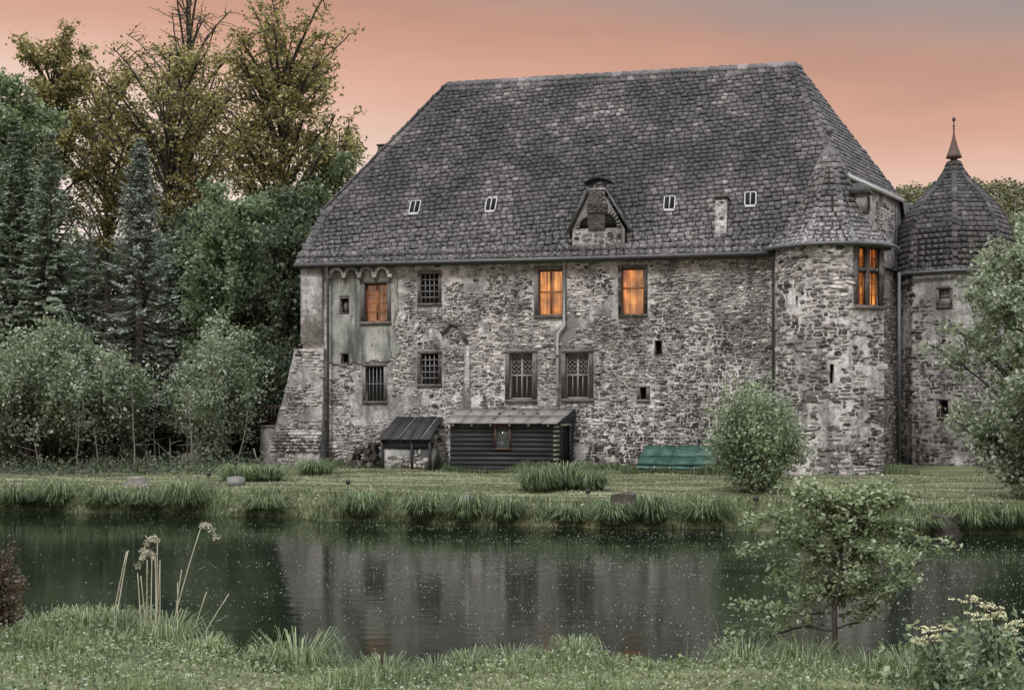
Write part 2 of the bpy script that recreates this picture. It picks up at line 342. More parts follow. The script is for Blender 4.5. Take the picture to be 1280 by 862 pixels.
M['leaf_dark'] = mat_leaf('dark_leaf', [(0, (0.029, 0.040, 0.026)), (0.5, (0.087, 0.109, 0.073)), (1, (0.207, 0.238, 0.162))])
M['leaf_brown'] = mat_leaf('brown_leaf', [(0, (0.05, 0.03, 0.025)), (0.5, (0.11, 0.075, 0.06)), (1, (0.22, 0.19, 0.15))])
M['needle'] = mat_leaf('needle', [(0, (0.071, 0.085, 0.079)), (0.5, (0.265, 0.306, 0.286)), (1, (0.620, 0.620, 0.620))], 0.15)
M['needle_green'] = mat_leaf('green_needle', [(0, (0.063, 0.079, 0.061)), (0.5, (0.223, 0.274, 0.207)), (1, (0.620, 0.620, 0.589))], 0.15)
M['grass'] = mat_leaf('grass', [(0, (0.043, 0.055, 0.028)), (0.5, (0.172, 0.216, 0.118)), (1, (0.476, 0.527, 0.320))], 0.3)
M['lawn'] = mat_leaf('lawn_grass', [(0, (0.081, 0.095, 0.043)), (0.5, (0.189, 0.203, 0.101)), (1, (0.378, 0.371, 0.209))], 0.3)
def mat_lawn():
    m, t, o = newmat('mown_grass'); g = N(t, 'ShaderNodeNewGeometry'); r = g.outputs['Random Per Island']
    mow = noisefac(t, 1.0, 4, 0.65, (0.10, 1.7, 1), 0.6); c = ramp(t, r, [(0, (0.07, 0.08, 0.045)), (0.6, (0.15, 0.165, 0.095)), (1, (0.24, 0.25, 0.155))])
    c = mixc(t, ramp(t, mow, [(0.46, (0, 0, 0)), (0.57, (0.9, 0.9, 0.9))]), c, (0.33, 0.335, 0.225)); finish(t, o, c, .8, spec=.1); return m
M['lawn'] = mat_lawn()
M['sedge'] = mat_leaf('sedge', [(0, (0.027, 0.038, 0.019)), (0.5, (0.112, 0.150, 0.075)), (1, (0.345, 0.405, 0.241))], 0.3)
M['hill_leaf'] = mat_leaf('hill_leaf', [(0, (0.045, 0.05, 0.028)), (0.5, (0.14, 0.145, 0.08)), (1, (0.36, 0.34, 0.21))], 0.2)

# ------------------------------------------------------------------ pieces (slates, stones): largest as objects, the rest joined
def unit_stone(seed):
    r = random.Random(seed); ch = 0.5
    base = [(-.5, -.22), (-.3, -.5), (.3, -.5), (.5, -.22), (.5, .22), (.3, .5), (-.3, .5), (-.5, .22)]
    b = [(x * r.uniform(.82, 1.05), y * r.uniform(.8, 1.05)) for x, y in base]
    V = [(x, y, -1) for x, y in b] + [(x * .97, y * .94, .55) for x, y in b] + [(x * .82, y * .72, 1 + r.uniform(-.12, .1)) for x, y in b]
    F = [(i, (i+1) % 8, 8 + (i+1) % 8, 8 + i) for i in range(8)] + [(8+i, 8+(i+1) % 8, 16+(i+1) % 8, 16+i) for i in range(8)] + [tuple(range(16, 24))]
    return np.array(V), F
def unit_slate(seed):
    r = random.Random(seed); c = r.uniform(.05, .18); d = r.uniform(.05, .18); j = r.uniform(-.04, .04)
    b = [(-.5, -.5 + c), (-.5 + c*.9, -.5 + j), (.5 - d*.9, -.5 - j), (.5, -.5 + d), (.5, .5), (-.5, .5)]
    V = [(x, y, -1.6) for x, y in b] + [(x * .97, y*.98, (1.3 if y < .45 else -.1)) for x, y in b]
    F = [(i, (i+1) % 6, 6 + (i+1) % 6, 6 + i) for i in range(6)] + [tuple(range(6, 12))]
    return np.array(V), F
def unit_brick(seed):
    r = random.Random(seed); j = lambda: r.uniform(-.03, .03)
    b = [(-.5+j(), -.5+j()), (.5+j(), -.5+j()), (.5+j(), .5+j()), (-.5+j(), .5+j())]
    V = [(x, y, -1) for x, y in b] + [(x*.95, y*.88, 1) for x, y in b]
    F = [(i, (i+1) % 4, 4+(i+1) % 4, 4+i) for i in range(4)] + [(4, 5, 6, 7)]
    return np.array(V), F
class Mix:
    def __init__(s, light, dark, prob): s.l, s.d, s.p = light, dark, prob
    def put(s, p, *a): (s.d if random.random() < s.p(p[0], p[2]) else s.l).put(p, *a)
class Pieces:
    def __init__(s, unit, nvar=6): s.var = [unit(100 + i) for i in range(nvar)]; s.items = []
    def put(s, p, x, y, n, wx, wy, th, key=None):
        """centre p, unit axes x y n, sizes"""
        m = np.eye(4); m[:3, 0] = np.array(x) * wx; m[:3, 1] = np.array(y) * wy; m[:3, 2] = np.array(n) * th; m[:3, 3] = p
        s.items.append((key if key is not None else wx * wy, random.randrange(len(s.var)), m))
    def emit(s, name, rest, mat, parent, nmax):
        it = sorted(s.items, key=lambda a: -a[0]); mes = []
        for V, F in s.var:
            o = nmesh(name, V, F, mat); mes.append(o.data); bpy.data.objects.remove(o)
        for k, v, m in it[:nmax]: link_mesh(name, mes[v], parent, Matrix(m.tolist()))
        if len(it) > nmax:
            VV = []; FF = []; b = 0
            for k, v, m in it[nmax:]:
                V, F = s.var[v]; VV.append(V @ m[:3, :3].T + m[:3, 3]); FF += [tuple(i + b for i in f) for f in F]; b += len(V)
            tag(nmesh(rest, np.vstack(VV), FF, mat, parent), kind='stuff')

def nz2(x, y, s=0.0): return mnoise.noise(Vector((x, y, s)))
def inpoly(x, y, P):
    c = False; n = len(P)
    for i in range(n):
        x1, y1 = P[i]; x2, y2 = P[(i+1) % n]
        if (y1 > y) != (y2 > y) and x < (x2-x1)*(y-y1)/(y2-y1)+x1: c = not c
    return c
def slate_plane(pc, P3, rowh=0.30, wid=0.33, tilt=0.0, th=0.022, avoid=None, jit=1.0):
    """cover planar polygon P3 (first edge = eave) with slates"""
    P = [Vector(p) for p in P3]; X = (P[1] - P[0]).normalized(); n = X.cross(P[2] - P[0]).normalized()
    if n.z < 0: n = -n
    Yd = n.cross(X).normalized()
    if Yd.z < 0: Yd = -Yd
    q = [((p - P[0]).dot(X), (p - P[0]).dot(Yd)) for p in P]
    ct, s_ = math.cos(tilt), math.sin(tilt)
    rot = [(a*ct + b*s_, -a*s_ + b*ct) for a, b in q]
    a0, a1 = min(r[0] for r in rot), max(r[0] for r in rot); b0, b1 = min(r[1] for r in rot), max(r[1] for r in rot)
    Xr = X*ct + Yd*s_; Yr = -X*s_ + Yd*ct
    b = b0 + rowh * .5; row = 0
    while b < b1:
        a = a0 + random.uniform(0, wid)
        while a < a1:
            wd = wid * random.uniform(.78, 1.2); ca = a + wd/2
            if inpoly(ca, b, rot):
                p = P[0] + Xr*ca + Yr*b
                if not (avoid and avoid(p)):
                    an = random.gauss(0, .02)*jit; xr = Xr*math.cos(an) + Yr*math.sin(an); yr = -Xr*math.sin(an) + Yr*math.cos(an)
                    yr = (yr + n * random.uniform(.0, .035)*jit).normalized()
                    pc.put(p + n*(.02 + random.uniform(0, .012)*jit) + Yr*random.uniform(-.015, .015)*jit, xr, yr, xr.cross(yr), wd*.925, rowh*.93, th)
            a += wd
        b += rowh; row += 1
def slate_line(pc, A, B, n, wid=0.3, ln=0.42, th=0.03, off=0.05, side=0.0):
    """a course of slates along an edge (ridge, hip, verge)"""
    A, B, n = Vector(A), Vector(B), Vector(n).normalized(); t = (B - A); L = t.length; t.normalize(); x = t.cross(n).normalized()
    k = max(1, int(L / (ln * .8)))
    for i in range(k):
        p = A + t * (L * (i + .5) / k) + n * off + x * side
        pc.put(p, x, (t + n*.05).normalized(), n, wid * random.uniform(.9, 1.1), L / k * .92, th)
def rubble(pc, s0, s1, z0, z1, mapf, keep, avoid, rmin=.045, rmax=.12, lmin=.09, lmax=.36, depth=(.012, .05)):
    z = z0
    while z < z1:
        h = random.uniform(rmin, rmax) * (1.18 if z < z0 + 1.5 else 1)
        s = s0 - random.uniform(0, .3)
        while s < s1:
            l = random.uniform(lmin, lmax) * random.choice((.5, .8, 1, 1, 1.3)); cs = s + l/2; cz = z + h/2 + .10*nz2(cs*.6, z*.8) + .04*nz2(cs*2.3, z*3) + random.gauss(0, .012); hs = h*random.choice((.7, .9, 1, 1, 1.15, 1.5))
            if random.random() > .09 and s0 + .05 < cs < s1 - .05 and keep(cs, cz) and not any(a - l*.5 < cs < b + l*.5 and c_ - h*.45 < cz < d + h*.45 for a, b, c_, d in avoid):
                p, x, n = mapf(cs, cz); an = random.gauss(0, .09); x = Vector(x); n = Vector(n)
                up = Vector((0, 0, 1)); xx = x*math.cos(an) + up*math.sin(an); yy = -x*math.sin(an) + up*math.cos(an)
                pc.put(Vector(p), xx, yy, (n + x*random.gauss(0, .05) + up*random.gauss(0, .05)).normalized(), l - random.uniform(.01, .035), max(.03, hs - random.uniform(.006, .03)), random.uniform(*depth))
            s += l
        z += h
def panel(mb, s0, s1, z0, z1, holes, pf, depth=.32):
    """wall skin with rectangular openings; pf(s, z, d) -> point, d = depth into the wall"""
    S = sorted({s0, s1, *[h[0] for h in holes], *[h[1] for h in holes]}); Z = sorted({z0, z1, *[h[2] for h in holes], *[h[3] for h in holes]})
    for i in range(len(S)-1):
        for j in range(len(Z)-1):
            cs, cz = (S[i]+S[i+1])/2, (Z[j]+Z[j+1])/2
            if any(a < cs < b and c_ < cz < d for a, b, c_, d in holes): continue
            mb.add([pf(S[i], Z[j], 0), pf(S[i+1], Z[j], 0), pf(S[i+1], Z[j+1], 0), pf(S[i], Z[j+1], 0)], [(0, 1, 2, 3)])
    for a, b, c_, d in holes:
        q = [(a, c_), (b, c_), (b, d), (a, d)]
        mb.add([pf(s, z, 0) for s, z in q] + [pf(s, z, depth) for s, z in q], [(0, 4, 5, 1), (1, 5, 6, 2), (2, 6, 7, 3), (3, 7, 4, 0)])
        mb.add([pf(s, z, depth) for s, z in q], [(0, 1, 2, 3)])

# ------------------------------------------------------------------ terrain and water
WZ = -0.6
far_px = [(-500, 632), (0, 638), (260, 642), (420, 650), (560, 655), (700, 659), (900, 662), (1130, 666), (1280, 669), (1900, 676)]
far_pts = [gp(x, y, WZ) for x, y in far_px]
fx = np.array([p.x for p in far_pts]); fy = np.array([p.y for p in far_pts])
def far_edge(x): return np.interp(x, fx, fy) + .25*np.sin(x*1.7) + .15*np.sin(x*4.1 + 1)
def near_edge(x): return 15.0 + .35*np.sin(x*.9 + .5) + .18*np.sin(x*2.7) - .06*np.abs(x) + np.where(x < -1.6, (-1.6 - x)*.36, 0) + np.where(x > 3, (x-3)*.12, 0)
def sm(a, b, x):
    t = np.clip((x - a) / (b - a), 0, 1); return t*t*(3 - 2*t)
def ground_z(x, y):
    x = np.asarray(x, float); y = np.asarray(y, float)
    f = far_edge(np.clip(x, -45, 45)); n = near_edge(np.clip(x, -20, 20))
    z = np.full(np.broadcast(x, y).shape, 0.0)
    z = z + 0.03*np.sin(x*.8 + y*.5) + .02*np.sin(x*2.1 - y*1.3)
    near = -.24 + 1.2*sm(10.5, 0, y) + .16*sm(-1.5, -5, x)
    z = z + np.where(y < 24, near, 0)
    inside = np.minimum(sm(-.55, .6, f - y), sm(-1.6, .9, y - n))
    inside = inside * sm(60, 45, np.abs(x))
    z = z - 1.35 * inside
    z = z + 7*sm(140, 420, y)*(1) + 3.0*sm(-22, -50, x)*sm(40, 70, y)
    return z
gx = np.concatenate([[-2500, -1200, -600, -300, -160, -100, -70, -55], np.arange(-45, 45.1, .5), [55, 70, 100, 160, 300, 600, 1200, 2500]])
gy = np.concatenate([[-800, -300, -100, -40, -15, -5, 0, 4, 7], np.arange(9, 19, .25), np.arange(19, 28, .5), np.arange(28, 40, .25), np.arange(40, 66, 1.0), [72, 80, 95, 120, 160, 230, 330, 460, 700, 1200, 2500, 4500]])
GX, GY = np.meshgrid(gx, gy)
V = np.stack([GX, GY, ground_z(GX, GY)], -1).reshape(-1, 3)
nx_, ny_ = len(gx), len(gy)
ii = np.arange(nx_*ny_).reshape(ny_, nx_)
F = np.stack([ii[:-1, :-1], ii[:-1, 1:], ii[1:, 1:], ii[1:, :-1]], -1).reshape(-1, 4)
tag(nmesh('ground', V, F, M['ground'], smooth=True), kind='structure')
wv = [(-62, 8, WZ), (62, 8, WZ), (62, 50, WZ), (-62, 50, WZ)]
tag(nmesh('water', wv, [(0, 1, 2, 3)], M['water']), kind='structure')

# hill with far wood
def hill_z(x, y): return 57*np.exp(-((x - 118)/105)**2) * np.exp(-((y - 390)/95)**2) + 4*np.exp(-((y-390)/95)**2)*np.sin(x*.05)
hx = np.arange(-260, 461, 12.0); hy = np.arange(150, 640, 12.0); HX, HYY = np.meshgrid(hx, hy)
V = np.stack([HX, HYY, hill_z(HX, HYY) + ground_z(HX, HYY) - 1.0], -1).reshape(-1, 3)
a, b = len(hy), len(hx); ii = np.arange(a*b).reshape(a, b)
F = np.stack([ii[:-1, :-1], ii[:-1, 1:], ii[1:, 1:], ii[1:, :-1]], -1).reshape(-1, 4)
tag(nmesh('hill', V, F, M['ground'], smooth=True), kind='structure')

# ------------------------------------------------------------------ foliage tools
def unitv(a): return a / (np.linalg.norm(a, axis=-1, keepdims=True) + 1e-9)
def leaf_quads(C, size, up=0.6, aspect=0.62, var=0.35):
    n = len(C)
    nr = unitv(rng.normal(size=(n, 3)) + np.array([0, 0, up])); t = unitv(np.cross(nr, rng.normal(size=(n, 3)))); b = np.cross(nr, t)
    s = size * (1 + rng.uniform(-var, var, (n, 1)))
    V = np.stack([C - t*s*.5, C + b*s*aspect*.5 + t*s*.05 + nr*s*.08, C + t*s*.5, C - b*s*aspect*.5 + t*s*.05 + nr*s*.08], 1)
    return V.reshape(-1, 3), np.arange(n*4).reshape(n, 4)
def scatter(anch, m, sig, flat=1.0):
    A = np.repeat(np.asarray(anch), m, 0); g = rng.normal(size=A.shape) * sig; g[:, 2] *= flat
    return A + g
def wob_path(a, b, k, amp, r, sag=0.0):
    a, b = np.array(a, float), np.array(b, float); P = []; L = np.linalg.norm(b - a)
    off = np.zeros(3)
    for i in range(k + 1):
        t = i / k
        p = a + (b - a)*t + off; p[2] += sag * L * 4*t*(1-t)
        P.append(p); off = off + np.array([r.gauss(0, 1), r.gauss(0, 1), r.gauss(0, .6)]) * amp * L / k
    return P
def skeleton(r, h, cr, cb, nlimb=26, nsub=8, rtrunk=.28, elev=(15, 60), tc=.45, forks=1, lean=(0, 0), sag=.06, nanch=4, sublen=.4, top=1.0):
    """local coords; returns (tube specs, anchors)"""
    tubes = []; anch = []
    for fk in range(forks):
        ang = 2*math.pi*fk/forks + r.uniform(0, 1); sp = (cr*.32 if forks > 1 else 0)
        tip = (math.cos(ang)*sp + lean[0], math.sin(ang)*sp + lean[1], h * (top if fk == 0 else r.uniform(.82, .97)))
        tr = wob_path((0, 0, -.3), tip, 10, .035, r)
        rad = [rtrunk / (forks ** .4) * (1 - .88*i/10) + .015 for i in range(11)]; rad[0] *= 1.35
        tubes.append((tr, rad, 7))
        for i in range(nlimb // forks):
            t = cb + (1 - cb) * ((i + r.random()) / (nlimb // forks)) * .97
            k = min(int(t*10), 9); f = t*10 - k; st = tr[k]*(1-f) + tr[k+1]*f
            q = (t - cb) / (1 - cb)
            prof = max(.18, (1 - abs((q - tc) / (1 - tc if q > tc else tc + .35))**2.0)) ** .5
            L = cr * prof * r.uniform(.72, 1.12) * (1.0 if forks == 1 else .8)
            az = i * 2.399 + r.uniform(-.5, .5) + fk; el = R(r.uniform(*elev)) * (0.55 + .8*q)
            d = np.array([math.cos(az)*math.cos(el), math.sin(az)*math.cos(el), math.sin(el)])
            lp = wob_path(st, st + d*L, 5, .10, r, sag)
            rl = rtrunk * .30 * (L/cr) * (1 - .35*q); tubes.append((lp, [rl*(1 - .8*j/5) + .008 for j in range(6)], 5))
            for s_ in range(nsub):
                tt = .3 + .7*(s_ + r.random())/nsub; kk = min(int(tt*5), 4); ff = tt*5 - kk; sp_ = lp[kk]*(1-ff) + lp[kk+1]*ff
                dd = np.array([r.gauss(0, 1), r.gauss(0, 1), r.gauss(.35, .7)]); dd /= np.linalg.norm(dd); dd = dd*.8 + d*.6
                l2 = L*sublen*r.uniform(.5, 1.15); bp = wob_path(sp_, sp_ + dd*l2, 3, .12, r, .03)
                tubes.append((bp, [rl*.32*(1 - .75*j/3) + .004 for j in range(4)], 3))
                for a_ in range(nanch):
                    u_ = .35 + .65*(a_ + r.random())/nanch; k3 = min(int(u_*3), 2); f3 = u_*3 - k3; anch.append(bp[k3]*(1-f3) + bp[k3+1]*f3)
    return tubes, np.array(anch)
def dome(r, h, cr, cb, ntarget=70, nsub=10, rtrunk=.3, nanch=4, sub=.24, lean=(0, 0), squash=1.0, **kw):
    tubes = []; anch = []; zc = h*(cb + 1)/2; hz = h*(1 - cb)/2; tr = wob_path((0, 0, -.3), (lean[0], lean[1], h*.9), 12, .03, r)
    tubes.append((tr, [rtrunk*(1 - .9*i/12) + .02 for i in range(13)], 8)); tg = []
    for k in range(ntarget*30):
        if len(tg) >= ntarget: break
        d = np.array([r.gauss(0, 1), r.gauss(0, 1), r.gauss(0, 1)]); d /= np.linalg.norm(d); d = np.sign(d)*np.abs(d)**.78; q = r.random()**.42
        lob = 1 + .22*math.sin(3*math.atan2(d[1], d[0]) + h) + .15*math.sin(5*d[2] + h*2)
        p = np.array([d[0]*cr*q*lob + lean[0]*.6, d[1]*cr*q*lob + lean[1]*.6, zc + d[2]*hz*q])
        if all(np.linalg.norm(p - o_) > cr*.26 for o_ in tg): tg.append(p)
    for p in tg:
        hd = math.hypot(p[0], p[1]); zs = max(h*cb*.75, p[2] - hd*.9 - .1*h*r.random()); zs = min(zs, h*.85); t = (zs + .3)/(h*.9 + .3)*12; k = min(max(int(t), 0), 11); st = tr[k]*(1-(t-k)) + tr[k+1]*(t-k)
        P = wob_path(st, p, 6, .06, r, .08); L = np.linalg.norm(p - st); rl = min(.3*rtrunk, .02*L + .02); tubes.append((P, [rl*(1 - .8*j/6) + .008 for j in range(7)], 5))
        for s_ in range(nsub):
            f = .55 + .45*r.random(); kk = min(int(f*6), 5); a = P[kk]*(1-(f*6-kk)) + P[kk+1]*(f*6-kk); dd = np.array([r.gauss(0, 1), r.gauss(0, 1), r.gauss(.15, .6)]); dd /= np.linalg.norm(dd)
            B = wob_path(a, a + dd*cr*sub*r.uniform(.5, 1.3), 3, .12, r, .04); tubes.append((B, [rl*.3*(1-.7*j/3) + .005 for j in range(4)], 3))
            for a_ in range(nanch):
                u_ = .3 + .7*(a_ + r.random())/nanch; k3 = min(int(u_*3), 2); f3 = u_*3-k3; anch.append(B[k3]*(1-f3) + B[k3+1]*f3)
    return tubes, np.array(anch)
def build_tubes(name, tubes, mat, parent):
    mb = MB()
    for p, r_, n in tubes: mb.tube(p, r_, n, cap=False)
    return mb.build(name, mat, parent, True)
def tree(name, base, label, cat, leafmat, h, cr, cb=.35, seed=1, leaves=10, lsize=.2, sig=.3, barkmat='bark', group=None, up=.6, **kw):
    r = random.Random(seed); root = empty(name, base, label, cat, group)
    tb, an = (dome if kw.pop('shape', '') == 'dome' else skeleton)(r, h, cr, cb, **kw)
    build_tubes('trunk', tb, M[barkmat], root)
    if leaves:
        V, F = leaf_quads(scatter(an, leaves, sig, .8), lsize, up)
        nmesh('crown', V, F, M[leafmat], root)
    return root
def shrub(name, base, label, cat, leafmat, h, rad, seed=1, stems=9, leaves=12, lsize=.12, sig=.16, barkmat='bark', group=None, low=.3, nsub=10, up=.5, rs=.03, spread=1.0, zpow=.75):
    r = random.Random(seed); root = empty(name, base, label, cat, group); tubes = []; an = []
    for i in range(stems):
        az = 2*math.pi*i/stems + r.uniform(-.4, .4); q = r.uniform(.15, 1) ** .7; lo = 1 + .22*math.sin(2*az + seed) + .12*math.sin(5*az + seed*2)
        tip = np.array([math.cos(az)*rad*q*spread*lo, math.sin(az)*rad*q*spread*lo, h*math.sqrt(max(.12, 1 - (q*.88)**2))*r.uniform(.68, 1.05)])
        b0 = np.array([math.cos(az)*.12*q, math.sin(az)*.12*q, -.15])
        P = wob_path(b0, tip, 6, .05, r, .10*q); tubes.append((P, [rs*(1 - .8*j/6) + .004 for j in range(7)], 5))
        for s_ in range(nsub):
            t = low + (1-low)*((s_ + r.random())/nsub) ** zpow; k = min(int(t*6), 5); f = t*6 - k; st = P[k]*(1-f) + P[k+1]*f
            d = np.array([r.gauss(0, 1), r.gauss(0, 1), r.gauss(.2, .5)]); d /= np.linalg.norm(d)
            d = d + np.array([math.cos(az), math.sin(az), 0])*.45*q
            l = rad*.42*r.uniform(.5, 1.1); B = wob_path(st, st + d*l, 3, .12, r, .04); tubes.append((B, [rs*.3*(1-.7*j/3) + .003 for j in range(4)], 3))
            for a_ in range(5):
                u_ = .25 + .75*(a_ + r.random())/5; k3 = min(int(u_*3), 2); f3 = u_*3-k3; an.append(B[k3]*(1-f3) + B[k3+1]*f3)
    an = np.array(an); an[:, 2] = np.maximum(an[:, 2], .08)
    build_tubes('stems', tubes, M[barkmat], root).name = 'stem_cluster'
    V, F = leaf_quads(scatter(an, leaves, sig), lsize, up)
    nmesh('foliage', V, F, M[leafmat], root); return root
def spruce(name, base, label, h, cr, seed, cb=.2, mat='needle', whorls=44, dead=0.0, deadtop=0.0, barkmat='bark_pale', group=None, per=8, sprays=15):
    r = random.Random(seed); root = empty(name, base, label, 'conifer', group)
    tr = wob_path((0, 0, -.3), (0, 0, h), 8, .004, r); mb = MB(); mb.tube(tr, [.24*(h/14)*(1 - .95*i/8) + .012 for i in range(9)], 8)
    tk = mb.build('trunk', M[barkmat], root, True); VV = []; bm = MB()
    for wi in range(whorls):
        t = cb + (1-cb)*(wi + .5)/whorls; z = h*t; q = (1-t)/(1-cb)
        L0 = cr*(q**.75)*1.0 + .06
        for k in range(per):
            bare = t < deadtop and r.random() < dead
            az = 2*math.pi*(k + r.random()*.8)/per + wi*.7; L = L0*r.uniform(.5, 1.25)
            dx, dy = math.cos(az), math.sin(az); droop = .20 + .40*q
            pts = [np.array([dx*L*s, dy*L*s, z + L*(.22*s*(1-q) - droop*s + .28*s*s*s)]) for s in (0, .35, .7, 1)]
            bm.tube(pts, [.030*(1-.75*j/3)*(.4+q) for j in range(4)], 3, cap=False)
            if bare: continue
            ns = max(5, int(sprays*(L/cr)**.6))
            for s_ in range(ns):
                s = .18 + .82*(s_ + r.random())/ns; kk = min(int(s*3), 2)
                ss = (0, .35, .7, 1); f = (s - ss[kk])/(ss[kk+1]-ss[kk]) if kk < 3 else 1; f = min(max(f, 0), 1)
                p = pts[kk]*(1-f) + pts[kk+1]*f
                for sd_ in (-1, 1):
                    tl = (.22 + .30*(1 - s))*(.5 + .5*q) * r.uniform(.7, 1.25) * min(1, cr/2.2)
                    d = np.array([dx*.75 - sd_*dy*.75, dy*.75 + sd_*dx*.75, -.25 + r.gauss(0, .28)]); d /= np.linalg.norm(d)
                    w_ = np.cross(d, np.array([r.gauss(0, .5), r.gauss(0, .5), 1.])); w_ /= np.linalg.norm(w_); wd = tl*.23
                    VV += [p - w_*wd*.6, p + d*tl*.6 - w_*wd, p + d*tl, p + d*tl*.6 + w_*wd]
    tag(bm.build('branches', M['bark'], root, True), kind='stuff')
    n = len(VV)//4; nmesh('crown', np.array(VV), np.arange(n*4).reshape(n, 4), M[mat], root); return root
def blades(P, hmin, hmax, wid, lean=.35, seg=2):
    n = len(P); h = rng.uniform(hmin, hmax, (n, 1)); az = rng.uniform(0, 2*np.pi, n); d = np.stack([np.cos(az), np.sin(az), np.zeros(n)], 1)
    az2 = az + np.pi/2 + rng.normal(0, .5, n); wv_ = np.stack([np.cos(az2), np.sin(az2), np.zeros(n)], 1) * wid * rng.uniform(.6, 1.3, (n, 1))
    ln = np.abs(rng.normal(0, lean, (n, 1))); up = np.array([0, 0, 1.0])
    mid = P + up*h*.6 + d*h*ln*.35; tip = P + up*h*(1 - .25*ln) + d*h*ln
    V = np.stack([P - wv_, P + wv_, mid + wv_*.7, mid - wv_*.7, tip], 1).reshape(-1, 3)
    b = np.arange(n)[:, None]*5
    return V, np.concatenate([b + np.array([[0, 1, 2]]), b + np.array([[0, 2, 3]]), b + np.array([[3, 2, 4]])], 0)

# ------------------------------------------------------------------ manor house (local: x along the facade, y into the house)
HO = Vector((-7.54, 52.0, 0)); HR = R(-12.94)
HU = Vector((math.cos(HR), math.sin(HR), 0)); HV = Vector((-math.sin(HR), math.cos(HR), 0))
CAM = Vector((0, 0, CAM_H))
def fac(x, y, v=0.0):
    d = ray(x, y); t = (v - (CAM - HO).dot(HV)) / d.dot(HV); p = CAM + d*t - HO
    return p.dot(HU), p.z
def h2w(u, v, z=0.0): return HO + HU*u + HV*v + Vector((0, 0, z))
def rect(x0, y0, x1, y1, v=0.0):
    a = fac(x0, y1, v); b = fac(x1, y0, v); return (a[0], b[0], a[1], b[1])
manor = empty('manor_house', HO, 'long grey rubble stone manor house under a steep slate half-hipped roof', 'house', rz=HR)
ZE, ZR, VE, VR = 8.22, 16.6, -0.38, 5.3
KS = (ZR - ZE) / (VR - VE)
def vz(z): return VE + (z - ZE) / KS
def zv(v): return ZE + (v - VE) * KS

W = {  # openings in pixels of the photograph: x0 y0 x1 y1
 'lit_a': (456, 354, 484, 402), 'grid_a': (526, 342, 548, 379), 'lit_b': (673, 337, 703, 394), 'lit_c': (777, 335, 805, 393),
 'bars': (457, 458, 480, 501), 'grid_b': (526, 442, 548, 480), 'lead_a': (637, 441, 666, 499), 'lead_b': (707, 441, 736, 498),
 'slit': (819, 426, 827, 443), 'niche': (426, 373, 436, 391), 'hole': (427, 442, 436, 453), 'hole_b': (985, 0, 986, 1), 'loop': (800, 484, 808, 499)}
del W['hole_b']
H = {k: rect(*v) for k, v in W.items()}
fw = MB(); UL, URT = -1.02, 18.2
panel(fw, UL, URT, -.3, ZE + .1, list(H.values()), lambda s, z, d: (s, d, z))
wall = fw.build('wall', M['wall'], manor)
# plaster skin on the left bay, set proud of the rubble, in ragged outline
pl = MB(); pu1 = fac(497, 400)[0]
outl = [(fac(411, 0)[0], fac(0, 520)[1])]
lp = [(411, 455), (425, 470), (440, 462), (455, 452), (470, 450), (487, 455), (498, 430), (503, 415), (498, 380), (501, 350), (499, 331)]
top = fac(450, 331)[1]
cells = 26
S_ = np.linspace(fac(411, 400)[0], fac(500, 400)[0], cells + 1); Z_ = np.linspace(fac(450, 478)[1], top, 28)
def pkeep(s, z):
    q = fac(450, 452)[1]
    return (z > q + .45*nz2(s*1.6, z*1.3, 3)) and s < fac(496, 400)[0] + .28*nz2(s*1.2, z*1.6, 9)
S_ = np.linspace(fac(411, 400)[0], fac(503, 400)[0], 61); Z_ = np.linspace(fac(450, 485)[1], top, 64)
idx = {}; cellk = set()
for i in range(60):
    for j in range(63):
        cs, cz = (S_[i]+S_[i+1])/2, (Z_[j]+Z_[j+1])/2
        if pkeep(cs, cz) and not any(a - .05 < cs < b + .05 and c_ - .05 < cz < d + .05 for a, b, c_, d in H.values()): cellk.add((i, j))
def pv(i, j, d):
    if (i, j, d) not in idx:
        idx[(i, j, d)] = len(pl.v); k = .02*nz2(S_[i]*9, Z_[j]*9, 2)
        pl.v.append((S_[i] + k, (-.03 + .012*nz2(S_[i]*3, Z_[j]*3, 6)) if d == 0 else .03, Z_[j] + k))
    return idx[(i, j, d)]
for (i, j) in cellk:
    pl.f.append((pv(i, j, 0), pv(i+1, j, 0), pv(i+1, j+1, 0), pv(i, j+1, 0)))
    for di, dj, q in ((-1, 0, ((i, j+1), (i, j))), (1, 0, ((i+1, j), (i+1, j+1))), (0, -1, ((i, j), (i+1, j))), (0, 1, ((i+1, j+1), (i, j+1)))):
        if (i+di, j+dj) not in cellk: pl.f.append((pv(*q[0], 1), pv(*q[1], 1), pv(*q[1], 0), pv(*q[0], 0)))
pl.build('plaster', M['plaster'], manor)

